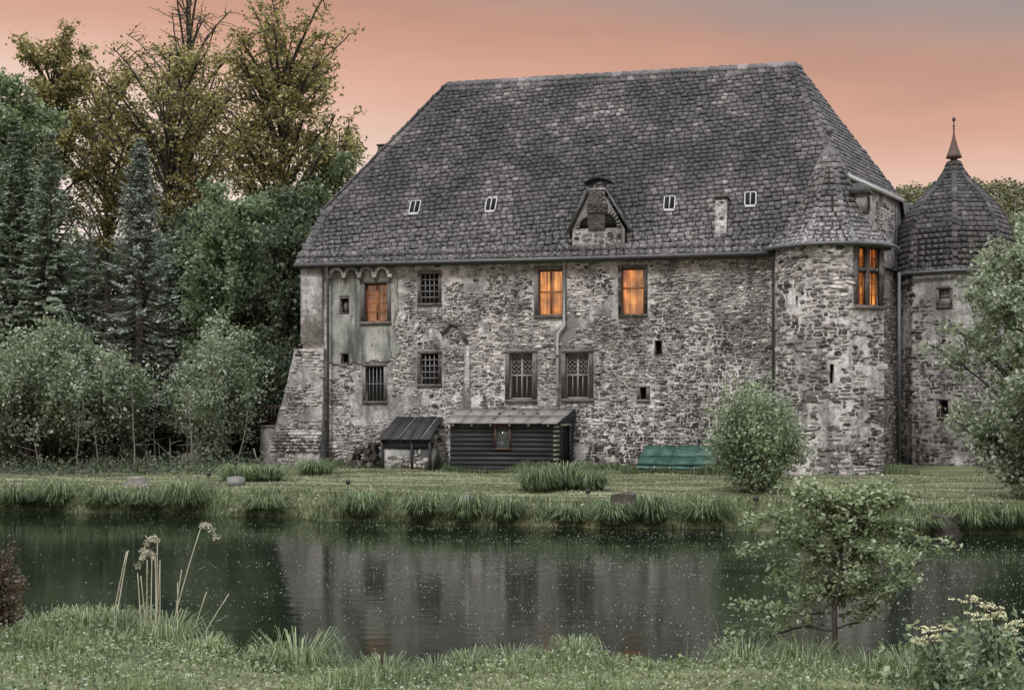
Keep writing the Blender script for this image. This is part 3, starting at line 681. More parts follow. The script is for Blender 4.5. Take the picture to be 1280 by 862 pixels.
def surround(nm, h, wd, mat, proud=.06, sill=True, lintel=1.0):
    a, b, c_, d = h; m = MB()
    m.box(a - wd, a, -proud, .1, c_, d); m.box(b, b + wd, -proud, .1, c_, d)
    m.box(a - wd*1.05, b + wd*1.05, -proud - .008, .1, d, d + wd*lintel)
    if sill: m.box(a - wd*1.1, b + wd*1.1, -proud - .03, .1, c_ - wd*.8, c_)
    return m.build(nm, mat, manor)
def glaze(win, h, nx, ny, fmat, gmat, dep=.17, fr=.05, bar=.028, zs=None, back=None, mul=None):
    a, b, c_, d = h
    f = MB(); f.box(a, a+fr, dep-.02, dep+.04, c_, d); f.box(b-fr, b, dep-.02, dep+.04, c_, d); f.box(a+fr, b-fr, dep-.022, dep+.038, c_, c_+fr); f.box(a+fr, b-fr, dep-.022, dep+.038, d-fr, d)
    f.build('frame', fmat, win)
    xs = np.linspace(a+fr, b-fr, nx+1); zz = np.linspace(c_+fr, d-fr, ny+1) if zs is None else np.array([c_+fr] + [c_ + (d-c_)*q for q in zs] + [d-fr])
    g = MB()
    for i in range(1, nx):
        wq = bar*(1.7 if (mul and i == mul) else 1); g.box(xs[i]-wq/2, xs[i]+wq/2, dep-.014, dep+.03, c_+fr, d-fr)
    for j in range(1, len(zz)-1): g.box(a+fr, b-fr, dep-.010, dep+.026, zz[j]-bar/2, zz[j]+bar/2)
    g.build('muntin', fmat, win)
    for i in range(nx):
        for j in range(len(zz)-1):
            MB().add([(xs[i], dep+.012, zz[j]), (xs[i+1], dep+.012, zz[j]), (xs[i+1], dep+.012, zz[j+1]), (xs[i], dep+.012, zz[j+1])], [(0, 1, 2, 3)]).build('pane', gmat, win)
    if back:
        for (f0, f1, z0, z1, mt, fold) in back:
            n = 24; V = []; F = []
            for i in range(n+1):
                u = a + (b-a)*(f0 + (f1-f0)*i/n); y = (dep + .085 + .024*math.sin(i*fold)) if fold else dep + .145
                V += [(u, y, c_ + (d-c_)*z0), (u, y, c_ + (d-c_)*z1)]
            for i in range(n): F.append((2*i, 2*i+2, 2*i+3, 2*i+1))
            nmesh('curtain', V, F, mt, win)
win = surround('window', H['lit_a'], .17, M['dressed']); glaze(win, H['lit_a'], 2, 4, M['wood_orange'], M['glass'], back=[(0, .4, 0, 1, M['lit_dim'], 1.3), (.62, 1, 0, 1, M['lit_dim'], 1.1), (0, 1, 0, 1, M['lit_dim'], 0)], mul=1, fr=.06, bar=.045)
win = surround('window', H['lit_b'], .16, M['dressed']); glaze(win, H['lit_b'], 2, 2, M['wood_orange'], M['glass'], zs=[.52], back=[(0, .42, 0, 1, M['lit'], 1.4), (.60, 1, 0, 1, M['lit'], 1.2), (0, 1, 0, 1, M['lit_dim'], 0)], bar=.06)
win = surround('window', H['lit_c'], .13, M['dressed']); glaze(win, H['lit_c'], 1, 2, M['wood_orange'], M['glass'], zs=[.58], back=[(0, .62, 0, 1, M['lit'], 1.4), (0, 1, 0, 1, M['lit_dim'], 0)], bar=.07)
def grille(win, h, nx, ny, wd=.035):
    a, b, c_, d = h
    for i in range(1, nx+1):
        u = a + (b-a)*i/(nx+1); MB().box(u-wd/2, u+wd/2, .03, .06, c_, d).build('bar', M['grey_iron'], win)
    for j in range(1, ny+1):
        z = c_ + (d-c_)*j/(ny+1); MB().box(a, b, .015, .032, z-wd/2, z+wd/2).build('bar', M['grey_iron'], win)
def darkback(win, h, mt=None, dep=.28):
    a, b, c_, d = h; MB().add([(a, dep, c_), (b, dep, c_), (b, dep, d), (a, dep, d)], [(0, 1, 2, 3)]).build('pane', mt or M['void'], win)  # near-black sheet, not glass: stands in for the unlit depth of the opening
for k, nx, ny in (('grid_a', 3, 4), ('grid_b', 3, 4)):
    win = surround('window', H[k], .13, M['dressed'], .04); grille(win, H[k], nx, ny, .045); darkback(win, H[k])
win = surround('window', H['bars'], .13, M['dressed'], .04); grille(win, H['bars'], 4, 1, .035); darkback(win, H['bars'])
for k in ('lead_a', 'lead_b'):
    h = H[k]; a, b, c_, d = h
    win = surround('window', h, .17, M['dressed'], .07)
    glaze(win, h, 2, 2, M['wood_pale'], M['glass_dark'], zs=[.52], bar=.07, fr=.06)
    darkback(win, h)
    lt = MB(); zc = c_ + (d-c_)*.55
    for half in (0, 1):
        u0 = a + .07 + half*((b-a)/2 - .02); u1 = u0 + (b-a)/2 - .11; n = 2; dz = (d - .07 - zc)/4
        for j in range(4):
            for i in range(n):
                x0 = u0 + (u1-u0)*i/n; x1 = u0 + (u1-u0)*(i+1)/n; z0 = zc + dz*j
                lt.bar((x0, .16, z0), (x1, .16, z0 + dz), .016, .016, (0, 1, 0)); lt.bar((x0, .155, z0 + dz), (x1, .155, z0), .016, .016, (0, 1, 0))
    lt.build('leading', M['wood_pale'], win)
    for half in (0, 1):
        for i in (1,):
            u = a + .06 + (b-a-.12)*(half*.5 + i/4.0); MB().box(u-.012, u+.012, .145, .165, c_+.06, c_+(d-c_)*.5).build('bar', M['wood_pale'], win)
# loophole block, slit, small openings
hb = H['loop']; a, b, c_, d = hb
lo = surround('loophole', (a, b, c_, d), .13, M['dressed'], .035, True, .5); darkback(lo, hb)
for k in ('slit', 'niche', 'hole'):
    darkback(surround('loophole', H[k], .035, M['dressed'], .03, True, 1), H[k])
nm = MB(); a, b, c_, d = H['niche']; nm.lathe([(.02, 0), (.09, .06), (.11, .22), (.07, .4), (.03, .46)], ((a+b)/2, .18, c_ + .03), 10).build('niche_carving', M['dressed'], manor, True)
# corbel table of round arches at the top left
cb_ = MB(); u0 = fac(413, 340)[0]; u1 = fac(489, 340)[0]; zt = fac(450, 331)[1]; na = 4; wq = (u1-u0)/na
cb_.box(u0, u1, -.25, 0, zt - .04, zt + .08)
for i in range(na):
    cu = u0 + wq*(i+.5)
    for j in range(10):
        a0, a1 = math.pi*j/10, math.pi*(j+1)/10; r0, r1 = wq*.33, wq*.49; zc = zt - .42
        q = [(cu + r0*math.cos(a0), -.24, zc + r0*math.sin(a0)), (cu + r1*math.cos(a0), -.24, zc + r1*math.sin(a0)), (cu + r1*math.cos(a1), -.24, zc + r1*math.sin(a1)), (cu + r0*math.cos(a1), -.24, zc + r0*math.sin(a1))]
        cb_.prism(q, (0, .24, 0))
for i in range(na + 1):
    cu = u0 + wq*i; cb_.box(cu - wq*.13, cu + wq*.13, -.235, 0, zt - .56, zt - .41)
cb_.build('arch_frieze', M['wall'], manor)
# scar of a lost gable: raking stones and a worn pier
sc_ = MB(); p = [fac(x, y) for x, y in ((553, 418), (563, 403), (574, 408), (584, 428))]
for i in range(3): sc_.bar((p[i][0], -.05, p[i][1]), (p[i+1][0], -.05, p[i+1][1]), .13, .16, (0, 1, 0))
sc_.build('raking_moulding', M['dressed'], manor)
a = rect(579, 432, 588, 512); MB().hexa([(a[0], -.09, a[2]), (a[1], -.09, a[2]), (a[1], .02, a[2]), (a[0], .02, a[2])], [(a[0]+.06, -.05, a[3]), (a[1]-.04, -.05, a[3]), (a[1]-.04, .02, a[3]), (a[0]+.06, .02, a[3])]).build('pier', M['wall'], manor)
# pilaster strip at the left corner and battered buttress
a = rect(376, 334, 405, 430); MB().box(UL - .03, fac(404, 380)[0], -.16, .05, a[2], ZE + .05).build('corner_strip', M['wall'], manor)
bt = MB(); prof = [(0.0, 334, 590, 0.75), (0.12, 342, 560, 0.62), (.13, 352, 522, .42), (.2, 362, 478, .3), (.25, 371, 436, .2)]
prev = None; ur = fac(407, 500)[0]
rings = []
for (_, xl, y, vv) in prof:
    ul, z = fac(xl, y); z = max(z, -.2) if y < 585 else -.2
    rings.append([(ul, -vv, z), (ur, -vv, z), (ur, .1, z), (ul, .1, z)])
fz = [q_[0][2] for q_ in rings]; NZ = 26; grid = []
for k in range(NZ + 1):
    z = fz[0] + (fz[-1] - fz[0])*k/NZ; ul_ = np.interp(z, fz, [q_[0][0] for q_ in rings]); vv = np.interp(z, fz, [q_[0][1] for q_ in rings]); row = []
    for m_ in range(17):
        if m_ < 4: u, v = ul_, .1 + (vv - .1)*m_/4
        else: u, v = ul_ + (ur - ul_)*(m_ - 4)/12, vv
        row.append((u + .05*nz2(z*3, m_*.7, 4), v + .06*nz2(u*2.5, z*2.5, 14) if v < .05 else v, z))
    grid.append(row)
bt.add([p_ for row in grid for p_ in row], [(k*17 + m_, k*17 + m_ + 1, (k+1)*17 + m_ + 1, (k+1)*17 + m_) for k in range(NZ) for m_ in range(16)])
bt.add([grid[-1][m_] for m_ in (0, 4, 16)] + [(ur, .1, fz[-1])], [(0, 1, 2, 3)]); bt.add([row[16] for row in grid] + [(ur, .1, fz[-1]), (ur, .1, fz[0])], [tuple(range(NZ + 3))])
bts = bt.build('buttress', M['wall_dark'], manor); PBt = Pieces(unit_stone, 6)
def bmap(s, z): vv = np.interp(z, fz, [q_[0][1] for q_ in rings]); return ((s, vv - .01, z), (1, 0, 0), (0, -.97, .2))
rubble(PBt, rings[0][0][0], ur, -.1, fz[-1] - .1, bmap, lambda s, z: s > np.interp(z, fz, [q_[0][0] for q_ in rings]) + .12 and (nz2(s*1.3, z*1.2, 51) < (.05 if z > 1.9 else .25)), [], .07, .17, .15, .4, (.02, .05))
PBt.emit('stone', 'rubble_stones', M['stone'], bts, 0)
PSk = Pieces(unit_slate, 6); z0 = fac(360, 561)[1]; z1_ = fac(360, 541)[1]
for k in range(6):
    z = z0 + (z1_ - z0)*k/5; ul_ = np.interp(z, fz, [q_[0][0] for q_ in rings]) + .1; u = ul_
    while u < ur - .15: wd = random.uniform(.16, .26); PSk.put((u + wd/2, np.interp(z, fz, [q_[0][1] for q_ in rings]) - .06, z), (1, 0, 0), (0, .35, .93), (0, -.93, .35), wd*.9, .12, .03); u += wd
PSk.emit('slate', 'slates', M['stone_tower'], bts, 60)
# gable and rear walls
gw = MB()
def right_line(v): return 19.6 + .372*v
gw.add([(right_line(0), 0, -.3), (right_line(10.6), 10.6, -.3), (right_line(10.6), 10.6, 8.2), (right_line(8.82), 8.82, 11.4), (right_line(1.78), 1.78, 11.4), (right_line(0), 0, 8.5)], [(0, 1, 2, 3, 4, 5)])
gw.add([(UL, .01, -.3), (UL, 10.6, -.3), (UL, 10.6, 8.2), (UL + .45, 9.3, 10.6), (UL + .45, 1.25, 10.6), (UL, .01, 8.3)], [(5, 4, 3, 2, 1, 0)])
gw.add([(UL, 10.6, -.3), (right_line(10.6), 10.6, -.3), (right_line(10.6), 10.6, 8.3), (UL, 10.6, 8.3)], [(0, 1, 2, 3)])
gw.build('gable_wall', M['wall'], manor)

# --- roof body
RL, RR = (3.55, VR, ZR), (18.65, VR, ZR)
EL, ER = (UL - .18, VE, ZE), (20.05, VE, ZE)
zkl, zkr = 10.65, 11.42
KL, KR = (-.62, vz(zkl), zkl), (20.42, vz(zkr), zkr)
BKL, BKR = (-.62, 2*VR - vz(zkl), zkl), (23.05, 8.85, zkr)
BEL, BER = (UL - .18, 2*VR - VE, ZE), (23.8, 2*VR - VE, ZE)
rb = MB(); rb.add([EL, ER, KR, RR, RL, KL, BKL, BKR, BEL, BER], [(0, 1, 2, 3, 4, 5), (4, 6, 5), (3, 2, 7), (4, 3, 7, 9, 8, 6), (0, 5, 6, 8), (0, 8, 9, 1)])
roof = rb.build('roof', M['under'], manor)
tc_ = Vector((19.84, .2, 0))
dA, dB = fac(713, 288), fac(786, 288)
def avoid_main(p):
    if (Vector((p.x, p.y, 0)) - tc_).length < np.interp(p.z, [8.3, 8.62, 9.02, 9.5, 10, 10.6, 12.1], [2.3, 1.95, 1.56, 1.2, .95, .7, 0]): return True
    if dA[0] + .05 < p.x < dB[0] - .05 and p.z < 10.6 - abs(p.x - (dA[0]+dB[0])/2)*1.2: return True
    return False
PS = Pieces(unit_slate, 8)
slate_plane(PS, [EL, ER, KR, RR, RL, KL], .225, .27, R(5.0), .012, avoid_main, 1.8)
nf = Vector((0, -KS, 1)).normalized()
slate_line(PS, RL, RR, Vector((0, -.75, 1)), .42, .5, .03, .05); slate_line(PS, RL, RR, nf, .36, .4, .025, .05, .25)
slate_line(PS, KL, RL, nf, .34, .42, .025, .05, .16); slate_line(PS, KL, RL, Vector((-1, -.6, 1)), .3, .42, .025, .06)
slate_line(PS, EL, KL, nf, .34, .42, .025, .05, .16)
slate_line(PS, KR, RR, nf, .34, .42, .025, .05, -.16)
for q in (.10, .36): slate_line(PS, Vector(EL) + Vector((0, q/KS/1.2, q)), Vector(ER) + Vector((0, q/KS/1.2, q)), nf, .27, .36, .022, .03)
for k in range(2): pass
slate_plane(PS, [KR, BKR, RR], .225, .27, 0, .012, None, 1.2)
slate_line(PS, KR, RR, Vector((1, -.6, 1)), .3, .42, .03, .05)
slate_plane(PS, [KL, BKL, RL], .30, .33, 0, .02)

# --- dormer chimney on the eave
ua, ub = dA[0], dB[0]; uc = (ua + ub)/2; zb = 8.3; zs = fac(750, 287)[1]; zp = fac(750, 240)[1]
ca, cb2 = fac(736, 260)[0], fac(757, 260)[0]; cc_ = (ca + cb2)/2
dm = MB(); dm.add([(ua+.1, -.14, zb-.1), (ub-.15, -.14, zb-.1), (ub-.15, -.14, zs), (cb2+.04, -.14, zp-.2), (ca-.04, -.14, zp-.2), (ua+.1, -.14, zs)], [(0, 1, 2, 3, 4, 5)])
vb = vz(zp) + .2
dm.add([(ua+.1, -.14, zb-.1), (ua+.1, -.14, zs), (ua+.1, 1.2, zs), (ua+.1, .2, zb-.1)], [(0, 1, 2, 3)]); dm.add([(ub-.15, -.14, zb-.1), (ub-.15, -.14, zs), (ub-.15, 1.2, zs), (ub-.15, .2, zb-.1)], [(3, 2, 1, 0)])
dmo = dm.build('dormer', M['wall_dark'], manor)
PD = Pieces(unit_stone, 6)
for (x0, y0, x1, y1) in ((727, 292, 742, 302), (757, 290, 768, 301), (771, 291, 778, 301), (765, 299, 777, 304), (718, 296, 725, 301), (744, 292, 749, 297), (751, 292, 755, 297), (743, 298, 748, 303), (749, 300, 756, 305), (719, 290, 727, 294), (758, 302, 763, 306)):
    a, b, c_, d = rect(x0, y0, x1, y1); PD.put(((a+b)/2, -.14, (c_+d)/2), (1, 0, 0), (0, 0, 1), (0, -1, 0), b-a, d-c_, .03)
for i in range(46):
    u = random.uniform(ua+.15, ub-.25); z = random.uniform(zb-.08, zb+.32); PD.put((u, -.14, z), (1, 0, 0), (0, 0, 1), (0, -1, 0), random.uniform(.08, .2), random.uniform(.06, .13), .03)
PD.emit('stone', 'small_stones', M['stone_tower'], dmo, 60)
for s in (-1, 1):   # flat near-black plate painting the shade of an arched hollow, with voussoirs
    e0 = cb2 if s > 0 else ca; e1 = ub - .38 if s > 0 else ua + .33; rr_ = abs(e1 - e0); m = MB(); pts = [(e0 + s*rr_*math.cos(t_)*.9, -.155, zs + .05 + rr_*1.15*math.sin(t_)*.9) for t_ in np.linspace(0, math.pi/2, 8)]
    m.prism([(e0, -.155, zs + .05)] + pts, (0, .02, 0)); m.build('recess_shade', M['void'], dmo)
    for j in range(7):
        t_ = math.pi/2*(j+.5)/7; c0 = Vector((e0 + s*rr_*math.cos(t_), -.16, zs + .05 + rr_*1.15*math.sin(t_))); tn = Vector((s*math.cos(t_), 0, math.sin(t_)))
        MB().bar(c0 - tn*.06, c0 + tn*.09, .055, .12, (0, 1, 0)).build('voussoir', M['concrete'], dmo)
PR = Pieces(unit_slate, 6)
for s in (-1, 1):
    e0 = cb2 + .02 if s > 0 else ca - .02; e1 = ub + .02 if s > 0 else ua - .02
    A = Vector((e1, -.28, zs - .08)); B = Vector((e1, vz(zs) + .15, zs - .08)); T0 = Vector((e0, -.28, zp + .05)); T1 = Vector((e0, vz(zp) + .25, zp + .05))
    n = (B - A).cross(T0 - A).normalized(); n = n if n.z > 0 else -n
    MB().prism([A, B, T1, T0], n*.05).build('dormer_roof', M['felt'], dmo)
    slate_plane(PR, [A + n*.05, B + n*.05, T1 + n*.05, T0 + n*.05], .24, .26, 0, .018)
    MB().bar(A + n*.03, T0 + n*.03, .05, .12, (0, 1, 0)).build('verge', M['metal'], dmo)
PR.emit('slate', 'small_slates', M['slate'], dmo, 60)
zc0, zc1 = zs - .02, fac(746, 236)[1]
ch = MB().box(ca, cb2, -.2, .55, zc0, zc1).build('chimney', M['wall_dark'], manor)
PB = Pieces(unit_brick, 4); z = zc0 + .04; rw = 0
while z < zc1 - .05:
    wide = .06 if fac(746, 268)[1] < z < fac(746, 256)[1] else 0
    for fx_, nn, tx, ll in (((ca, cb2), (0, -1, 0), (1, 0, 0), 1), ((-.2, .55), (1, 0, 0), (0, 1, 0), 2)):
        q = fx_[0] - (.12 if rw % 2 else 0) - wide
        while q < fx_[1] + wide:
            l = min(.23, fx_[1] + wide - q)
            if l > .06 and q + l > fx_[0] - wide:
                qq = max(q, fx_[0] - wide); l = q + l - qq
                pos = (qq + l/2, -.2 - wide, z) if ll == 1 else (cb2 + wide, qq + l/2, z)
                if l > .05: PB.put(pos, tx, (0, 0, 1), nn, l - .015, .075, .018 + wide*.2)
            q += .24
    z += .092; rw += 1
PB.emit('brick', 'bricks', M['brick'], ch, 60)
for (uu, vv) in ((ca+.06, -.12), (cb2-.06, -.12), (ca+.06, .45), (cb2-.06, .45), ((ca+cb2)/2, -.12)): MB().bar((uu, vv, zc1), (uu, vv, zc1 + .24), .04, .04).build('cap_post', M['iron'], ch)
cp = MB(); c0, c1 = fac(731, 230)[0], fac(766, 230)[0]; arc = [(c0 + (c1-c0)*i/10, zc1 + .20 + .17*math.sin(math.pi*i/10)) for i in range(11)]
for i in range(10): cp.hexa([(arc[i][0], -.3, arc[i][1]), (arc[i+1][0], -.3, arc[i+1][1]), (arc[i+1][0], .65, arc[i+1][1]), (arc[i][0], .65, arc[i][1])], [(arc[i][0], -.3, arc[i][1]+.03), (arc[i+1][0], -.3, arc[i+1][1]+.03), (arc[i+1][0], .65, arc[i+1][1]+.03), (arc[i][0], .65, arc[i][1]+.03)])
cp.build('chimney_cap', M['iron'], ch)
# slender flue beside the right-hand skylight
a0 = fac(893, 0)[0]; a1 = fac(909, 0, .7)[0]; zt = 10.45
fl = MB(); fl.add([(a0, .05, zv(.02)), (a1, .05, zv(.02)), (a1, .62, zt), (a0, .62, zt), (a0, 1.5, zt), (a1, 1.5, zt), (a0, .62, zv(.62)), (a1, .62, zv(.62))], [(0, 1, 2, 3), (3, 2, 5, 4), (0, 3, 6), (2, 1, 7), (3, 4, 6), (2, 7, 5)])
flu = fl.build('flue', M['wall_dark'], manor)
MB().box(a0 - .06, a1 + .06, .5, 1.35, zt, zt + .09).build('cap_slab', M['dressed'], flu)
MB().box(a0 + .14, a1 - .14, .535, .60, zt - .5, zt - .15).build('flue_opening', M['void'], flu)
PF = Pieces(unit_stone, 4)
for i in range(9):
    q = (i + .5)/9; z = zv(.02) + (zt - zv(.02))*q; PF.put((a0 + .1 + .28*random.random(), .05 + .57*q, z), (1, 0, 0), (0, .25, .97), (0, -.97, .25), .22, .15, .02)
PF.emit('stone', 'stones', M['stone'], flu, 20)
# skylights
def roof_point(x, y):
    d = ray(x, y); n = (HV*(-KS) + Vector((0, 0, 1))); p0 = h2w(0, VE, ZE); t = (p0 - CAM).dot(n) / d.dot(n); p = CAM + d*t - HO
    return Vector((p.dot(HU), p.dot(HV), p.z))
yr = nf.cross(Vector((1, 0, 0))).normalized(); yr = yr if yr.z > 0 else -yr
for (x, y) in ((519, 260), (614, 257), (837, 255), (938, 250)):
    c0 = roof_point(x, y) + nf*.07; wv_, hv_ = .21, .34
    def rp_(a, b): return c0 + Vector((1, 0, 0))*a + yr*b
    m = MB(); ring = []
    for (sx, sy, a0_) in ((1, -1, -90), (1, 1, 0), (-1, 1, 90), (-1, -1, 180)):
        for j in range(4):
            an = R(a0_ + 30*j); ring.append((sx*(wv_-.08) + .08*math.cos(an), sy*(hv_-.08) + .08*math.sin(an)))
    m.tube([rp_(*q) for q in ring] + [rp_(*ring[0]), rp_(*ring[1])], .026, 6)
    sk = m.build('skylight', M['pale_metal'], manor)
    MB().prism([rp_(*q) for q in ring], -nf*.04).build('pane', M['glass_sky'] if 'glass_sky' in M else M['void'], sk)
    MB().bar(rp_(0, -hv_), rp_(0, hv_*.9), .035, .03, nf).build('glazing_bar', M['pale_metal'], sk)
    MB().bar(rp_(-wv_*.95, -hv_-.05), rp_(wv_*.95, -hv_-.05), .09, .03, nf).build('apron', M['pale_metal'], sk)
# chimney heads peeping above ridge and left hip
cq = MB(); p = Vector((7.6, VR + .7, 0)); cq.box(7.4, 8.2, VR + .3, VR + 1.0, ZR - 1, ZR + .12); cq.box(7.3, 8.3, VR + .2, VR + 1.1, ZR + .12, ZR + .2); cq.build('ridge_chimney', M['brick'], manor)
cq = MB(); q = at(478, 190, 58) - HO; uq, vq = q.dot(HU), q.dot(HV); cq.box(uq - .16, uq + .16, vq - .2, vq + .2, q.z - 1.8, q.z + .25); cq.box(uq - .2, uq + .2, vq - .24, vq + .24, q.z + .25, q.z + .32); cq.build('hip_chimney', M['brick'], manor)
# gutters, downpipes
g = MB(); g.tube([(EL[0] - .02, VE - .06, ZE - .05), (8, VE - .06, ZE - .07), (18.0, VE - .06, ZE - .05)], .075, 8); g.build('gutter', M['metal'], manor, True)
MB().box(UL - .1, 18.2, VE + .05, -.005, ZE - .16, ZE - .06).build('soffit', M['metal'], manor)
def pipe(pts, r, mt, nb=4):
    m = MB(); m.tube(pts, r, 8); o = m.build('downpipe', mt, manor, True)
    a, b = Vector(pts[-2]), Vector(pts[-1])
    for i in range(nb):
        p = a.lerp(b, (i + .5)/nb); MB().lathe([(r + .018, -.035), (r + .018, .035)], p, 8).build('bracket', M['iron'], o)
ul = fac(410, 400, -.25)[0]
pipe([(ul, VE, ZE - .08), (ul, VE, ZE - .2), (ul, -.26, ZE - .5), (ul, -.26, -.1)], .055, M['metal'], 5)
p = [fac(705, 325, -.12), fac(705, 398, -.12), fac(706, 406, -.12), fac(698, 416, -.12), fac(697, 424, -.12), fac(697, 508, -.12)]
pipe([(p[0][0], VE - .02, p[0][1])] + [(q[0], -.12, q[1]) for q in p], .05, M['pale_metal'], 2)
ux = fac(967, 400, -.16)[0]
pipe([(ux, VE, ZE - .08), (ux, VE, ZE - .2), (ux, -.16, ZE - .45), (ux, -.16, -.1)], .065, M['metal'], 5)

# --- rubble stones on the facade
sur = [(a - .16, b + .16, c_ - .16, d + .17) for k, (a, b, c_, d) in H.items() if k in ('lit_a', 'lit_b', 'lit_c', 'grid_a', 'grid_b', 'bars', 'lead_a', 'lead_b', 'loop')] + [(a - .05, b + .05, c_ - .05, d + .05) for k, (a, b, c_, d) in H.items() if k in ('slit', 'hole', 'niche')]
u_rub = fac(500, 400)[0]
def keep_f(u, z):
    x = u / 17.8
    n = nz2(u*.55, z*.6, 1) + .5*nz2(u*1.9, z*2.0, 5)
    if pkeep(u, z) and u > fac(411, 400)[0]: return False
    if u < .05 and z > 3.2: return False
    cov = .12 if u < 2.7 else (.34 if u < 5.2 else .40)
    if z > 7.5: cov -= .28
    if z < 1.3 and 10 < u < 16: cov -= .25
    if u > 12: cov += .28
    return n < cov
PW = Pieces(unit_stone, 8)
PWd = Pieces(unit_stone, 8)
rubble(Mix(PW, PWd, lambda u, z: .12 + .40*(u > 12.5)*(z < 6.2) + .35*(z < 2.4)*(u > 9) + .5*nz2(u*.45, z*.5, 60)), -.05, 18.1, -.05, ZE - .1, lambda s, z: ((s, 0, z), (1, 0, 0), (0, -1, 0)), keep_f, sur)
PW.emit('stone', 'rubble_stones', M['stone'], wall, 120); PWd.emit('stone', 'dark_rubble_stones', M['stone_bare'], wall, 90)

# --- stair turret at the right corner
AZ = [-82, -60, -37, -15, 8, 53, 98, 143, 188, 233, 255]
def tv(az, r): a_ = R(az) - HR * 0; return tc_ + Vector((math.sin(a_ - HR*0), -math.cos(a_), 0)) * r
# azimuth 0 faces the camera: turn into the house frame
def tdir(az): a_ = R(az) + HR; w_ = Vector((math.sin(R(az)), -math.cos(R(az)), 0)); return Vector((w_.dot(HU), w_.dot(HV), 0))
TR = 2.08; TZ = 8.36
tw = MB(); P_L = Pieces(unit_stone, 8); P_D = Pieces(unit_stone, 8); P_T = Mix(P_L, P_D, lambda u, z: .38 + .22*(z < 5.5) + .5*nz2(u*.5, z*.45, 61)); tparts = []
wface = None
for i in range(len(AZ)):
    a_, b_ = AZ[i], AZ[(i+1) % len(AZ)]
    A, B = tc_ + tdir(a_)*TR, tc_ + tdir(b_)*TR; X = (B - A); L = X.length; X.normalize(); Nn = Vector((X.y, -X.x, 0))
    if Nn.dot(A + B - 2*tc_) < 0: Nn = -Nn
    holes = []
    if a_ == 8:
        wh = (.26, L - .22, fac(1085, 384)[1] - .02, TZ - .17); holes = [wh]; wface = (A.copy(), X.copy(), Nn.copy(), L)
    if a_ == -15: sl = (.06, .2, fac(1033, 479, -1.6)[1], fac(1033, 455, -1.6)[1]); holes = [sl]
    if a_ == -60: sl2 = (L*.45, L*.45 + .09, fac(995, 384, -1.5)[1], fac(995, 370, -1.5)[1]); holes = [sl2]
    panel(tw, 0, L, -.3, TZ, holes, lambda s, z, d: tuple(A + X*s - Nn*d + Vector((0, 0, z))), .3)
    if a_ in AZ[:7]:
        av = [(h[0] - (.2 if a_ == 8 else .04), h[1] + (.2 if a_ == 8 else .04), h[2] - .18, h[3] + .05) for h in holes]
        rubble(P_T, 0, L, -.05, TZ - .05, lambda s, z: (A + X*s + Vector((0, 0, z)), X, Nn), lambda s, z, q=i: nz2(s*.8 + q*3, z*.7, 2) + .4*nz2(s*2 + q, z*2.2, 7) < .42 - (.25 if z > 7.6 else 0), av, .085, .18, .16, .5)
    for h in holes:
        if a_ != 8: tparts.append((A.copy(), X.copy(), Nn.copy(), h))
turret = tw.build('turret_wall', M['wall'], manor)
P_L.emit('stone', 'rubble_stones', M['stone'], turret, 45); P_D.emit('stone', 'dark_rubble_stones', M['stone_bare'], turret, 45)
for A, X, Nn, h in tparts:
    q = [(h[0], h[2]), (h[1], h[2]), (h[1], h[3]), (h[0], h[3])]; lo = nmesh('loophole', [A + X*s - Nn*.24 + Vector((0, 0, z)) for s, z in q], [(0, 1, 2, 3)], M['void'], manor)
# turret cross window
A, X, Nn, L = wface; a, b, c_, d = wh
def tp(s, z, d_=0): return A + X*s - Nn*d_ + Vector((0, 0, z))
def tbox(mb, s0, s1, z0, z1, d0, d1): mb.hexa([tp(s0, z0, d0), tp(s1, z0, d0), tp(s1, z0, d1), tp(s0, z0, d1)], [tp(s0, z1, d0), tp(s1, z1, d0), tp(s1, z1, d1), tp(s0, z1, d1)])
m = MB(); wq = .17
tbox(m, a - wq, a, c_, d, -.06, .1); tbox(m, b, b + wq, c_, d, -.06, .1); tbox(m, a - wq, b + wq, d, d + .12, -.068, .1); tbox(m, a - wq*1.1, b + wq*1.1, c_ - .15, c_, -.09, .1)
mid = (a+b)/2; zt_ = c_ + (d-c_)*.62
tbox(m, mid - .08, mid + .08, c_, d, .0, .14); tbox(m, a, mid - .081, zt_ - .07, zt_ + .07, .003, .14); tbox(m, mid + .081, b, zt_ - .07, zt_ + .07, .003, .14)
win = m.build('window', M['dressed'], manor)
for s0, s1 in ((a, mid - .08), (mid + .08, b)):
    for z0, z1, n in ((c_, zt_ - .07, 3), (zt_ + .07, d, 2)):
        f = MB(); fr = .05
        tbox(f, s0, s0+fr, z0, z1, .12, .17); tbox(f, s1-fr, s1, z0, z1, .12, .17); tbox(f, s0+fr, s1-fr, z0, z0+fr, .122, .168); tbox(f, s0+fr, s1-fr, z1-fr, z1, .122, .168)
        tbox(f, (s0+s1)/2 - .014, (s0+s1)/2 + .014, z0+fr, z1-fr, .126, .16)
        for j in range(1, n): tbox(f, s0+fr, s1-fr, z0 + (z1-z0)*j/n - .013, z0 + (z1-z0)*j/n + .013, .128, .158)
        f.build('casement', M['wood_orange'], win)
        nmesh('pane', [tp(s0, z0, .15), tp(s1, z0, .15), tp(s1, z1, .15), tp(s0, z1, .15)], [(0, 1, 2, 3)], M['glass'], win)
        V = []; F = []
        for i in range(13): s = s0 + (s1-s0)*i/12; dd = .21 + .015*math.sin(i*1.5); V += [tp(s, z0, dd), tp(s, z1, dd)]
        for i in range(12): F.append((2*i, 2*i+2, 2*i+3, 2*i+1))
        nmesh('curtain', V, F, M['lit'], win)
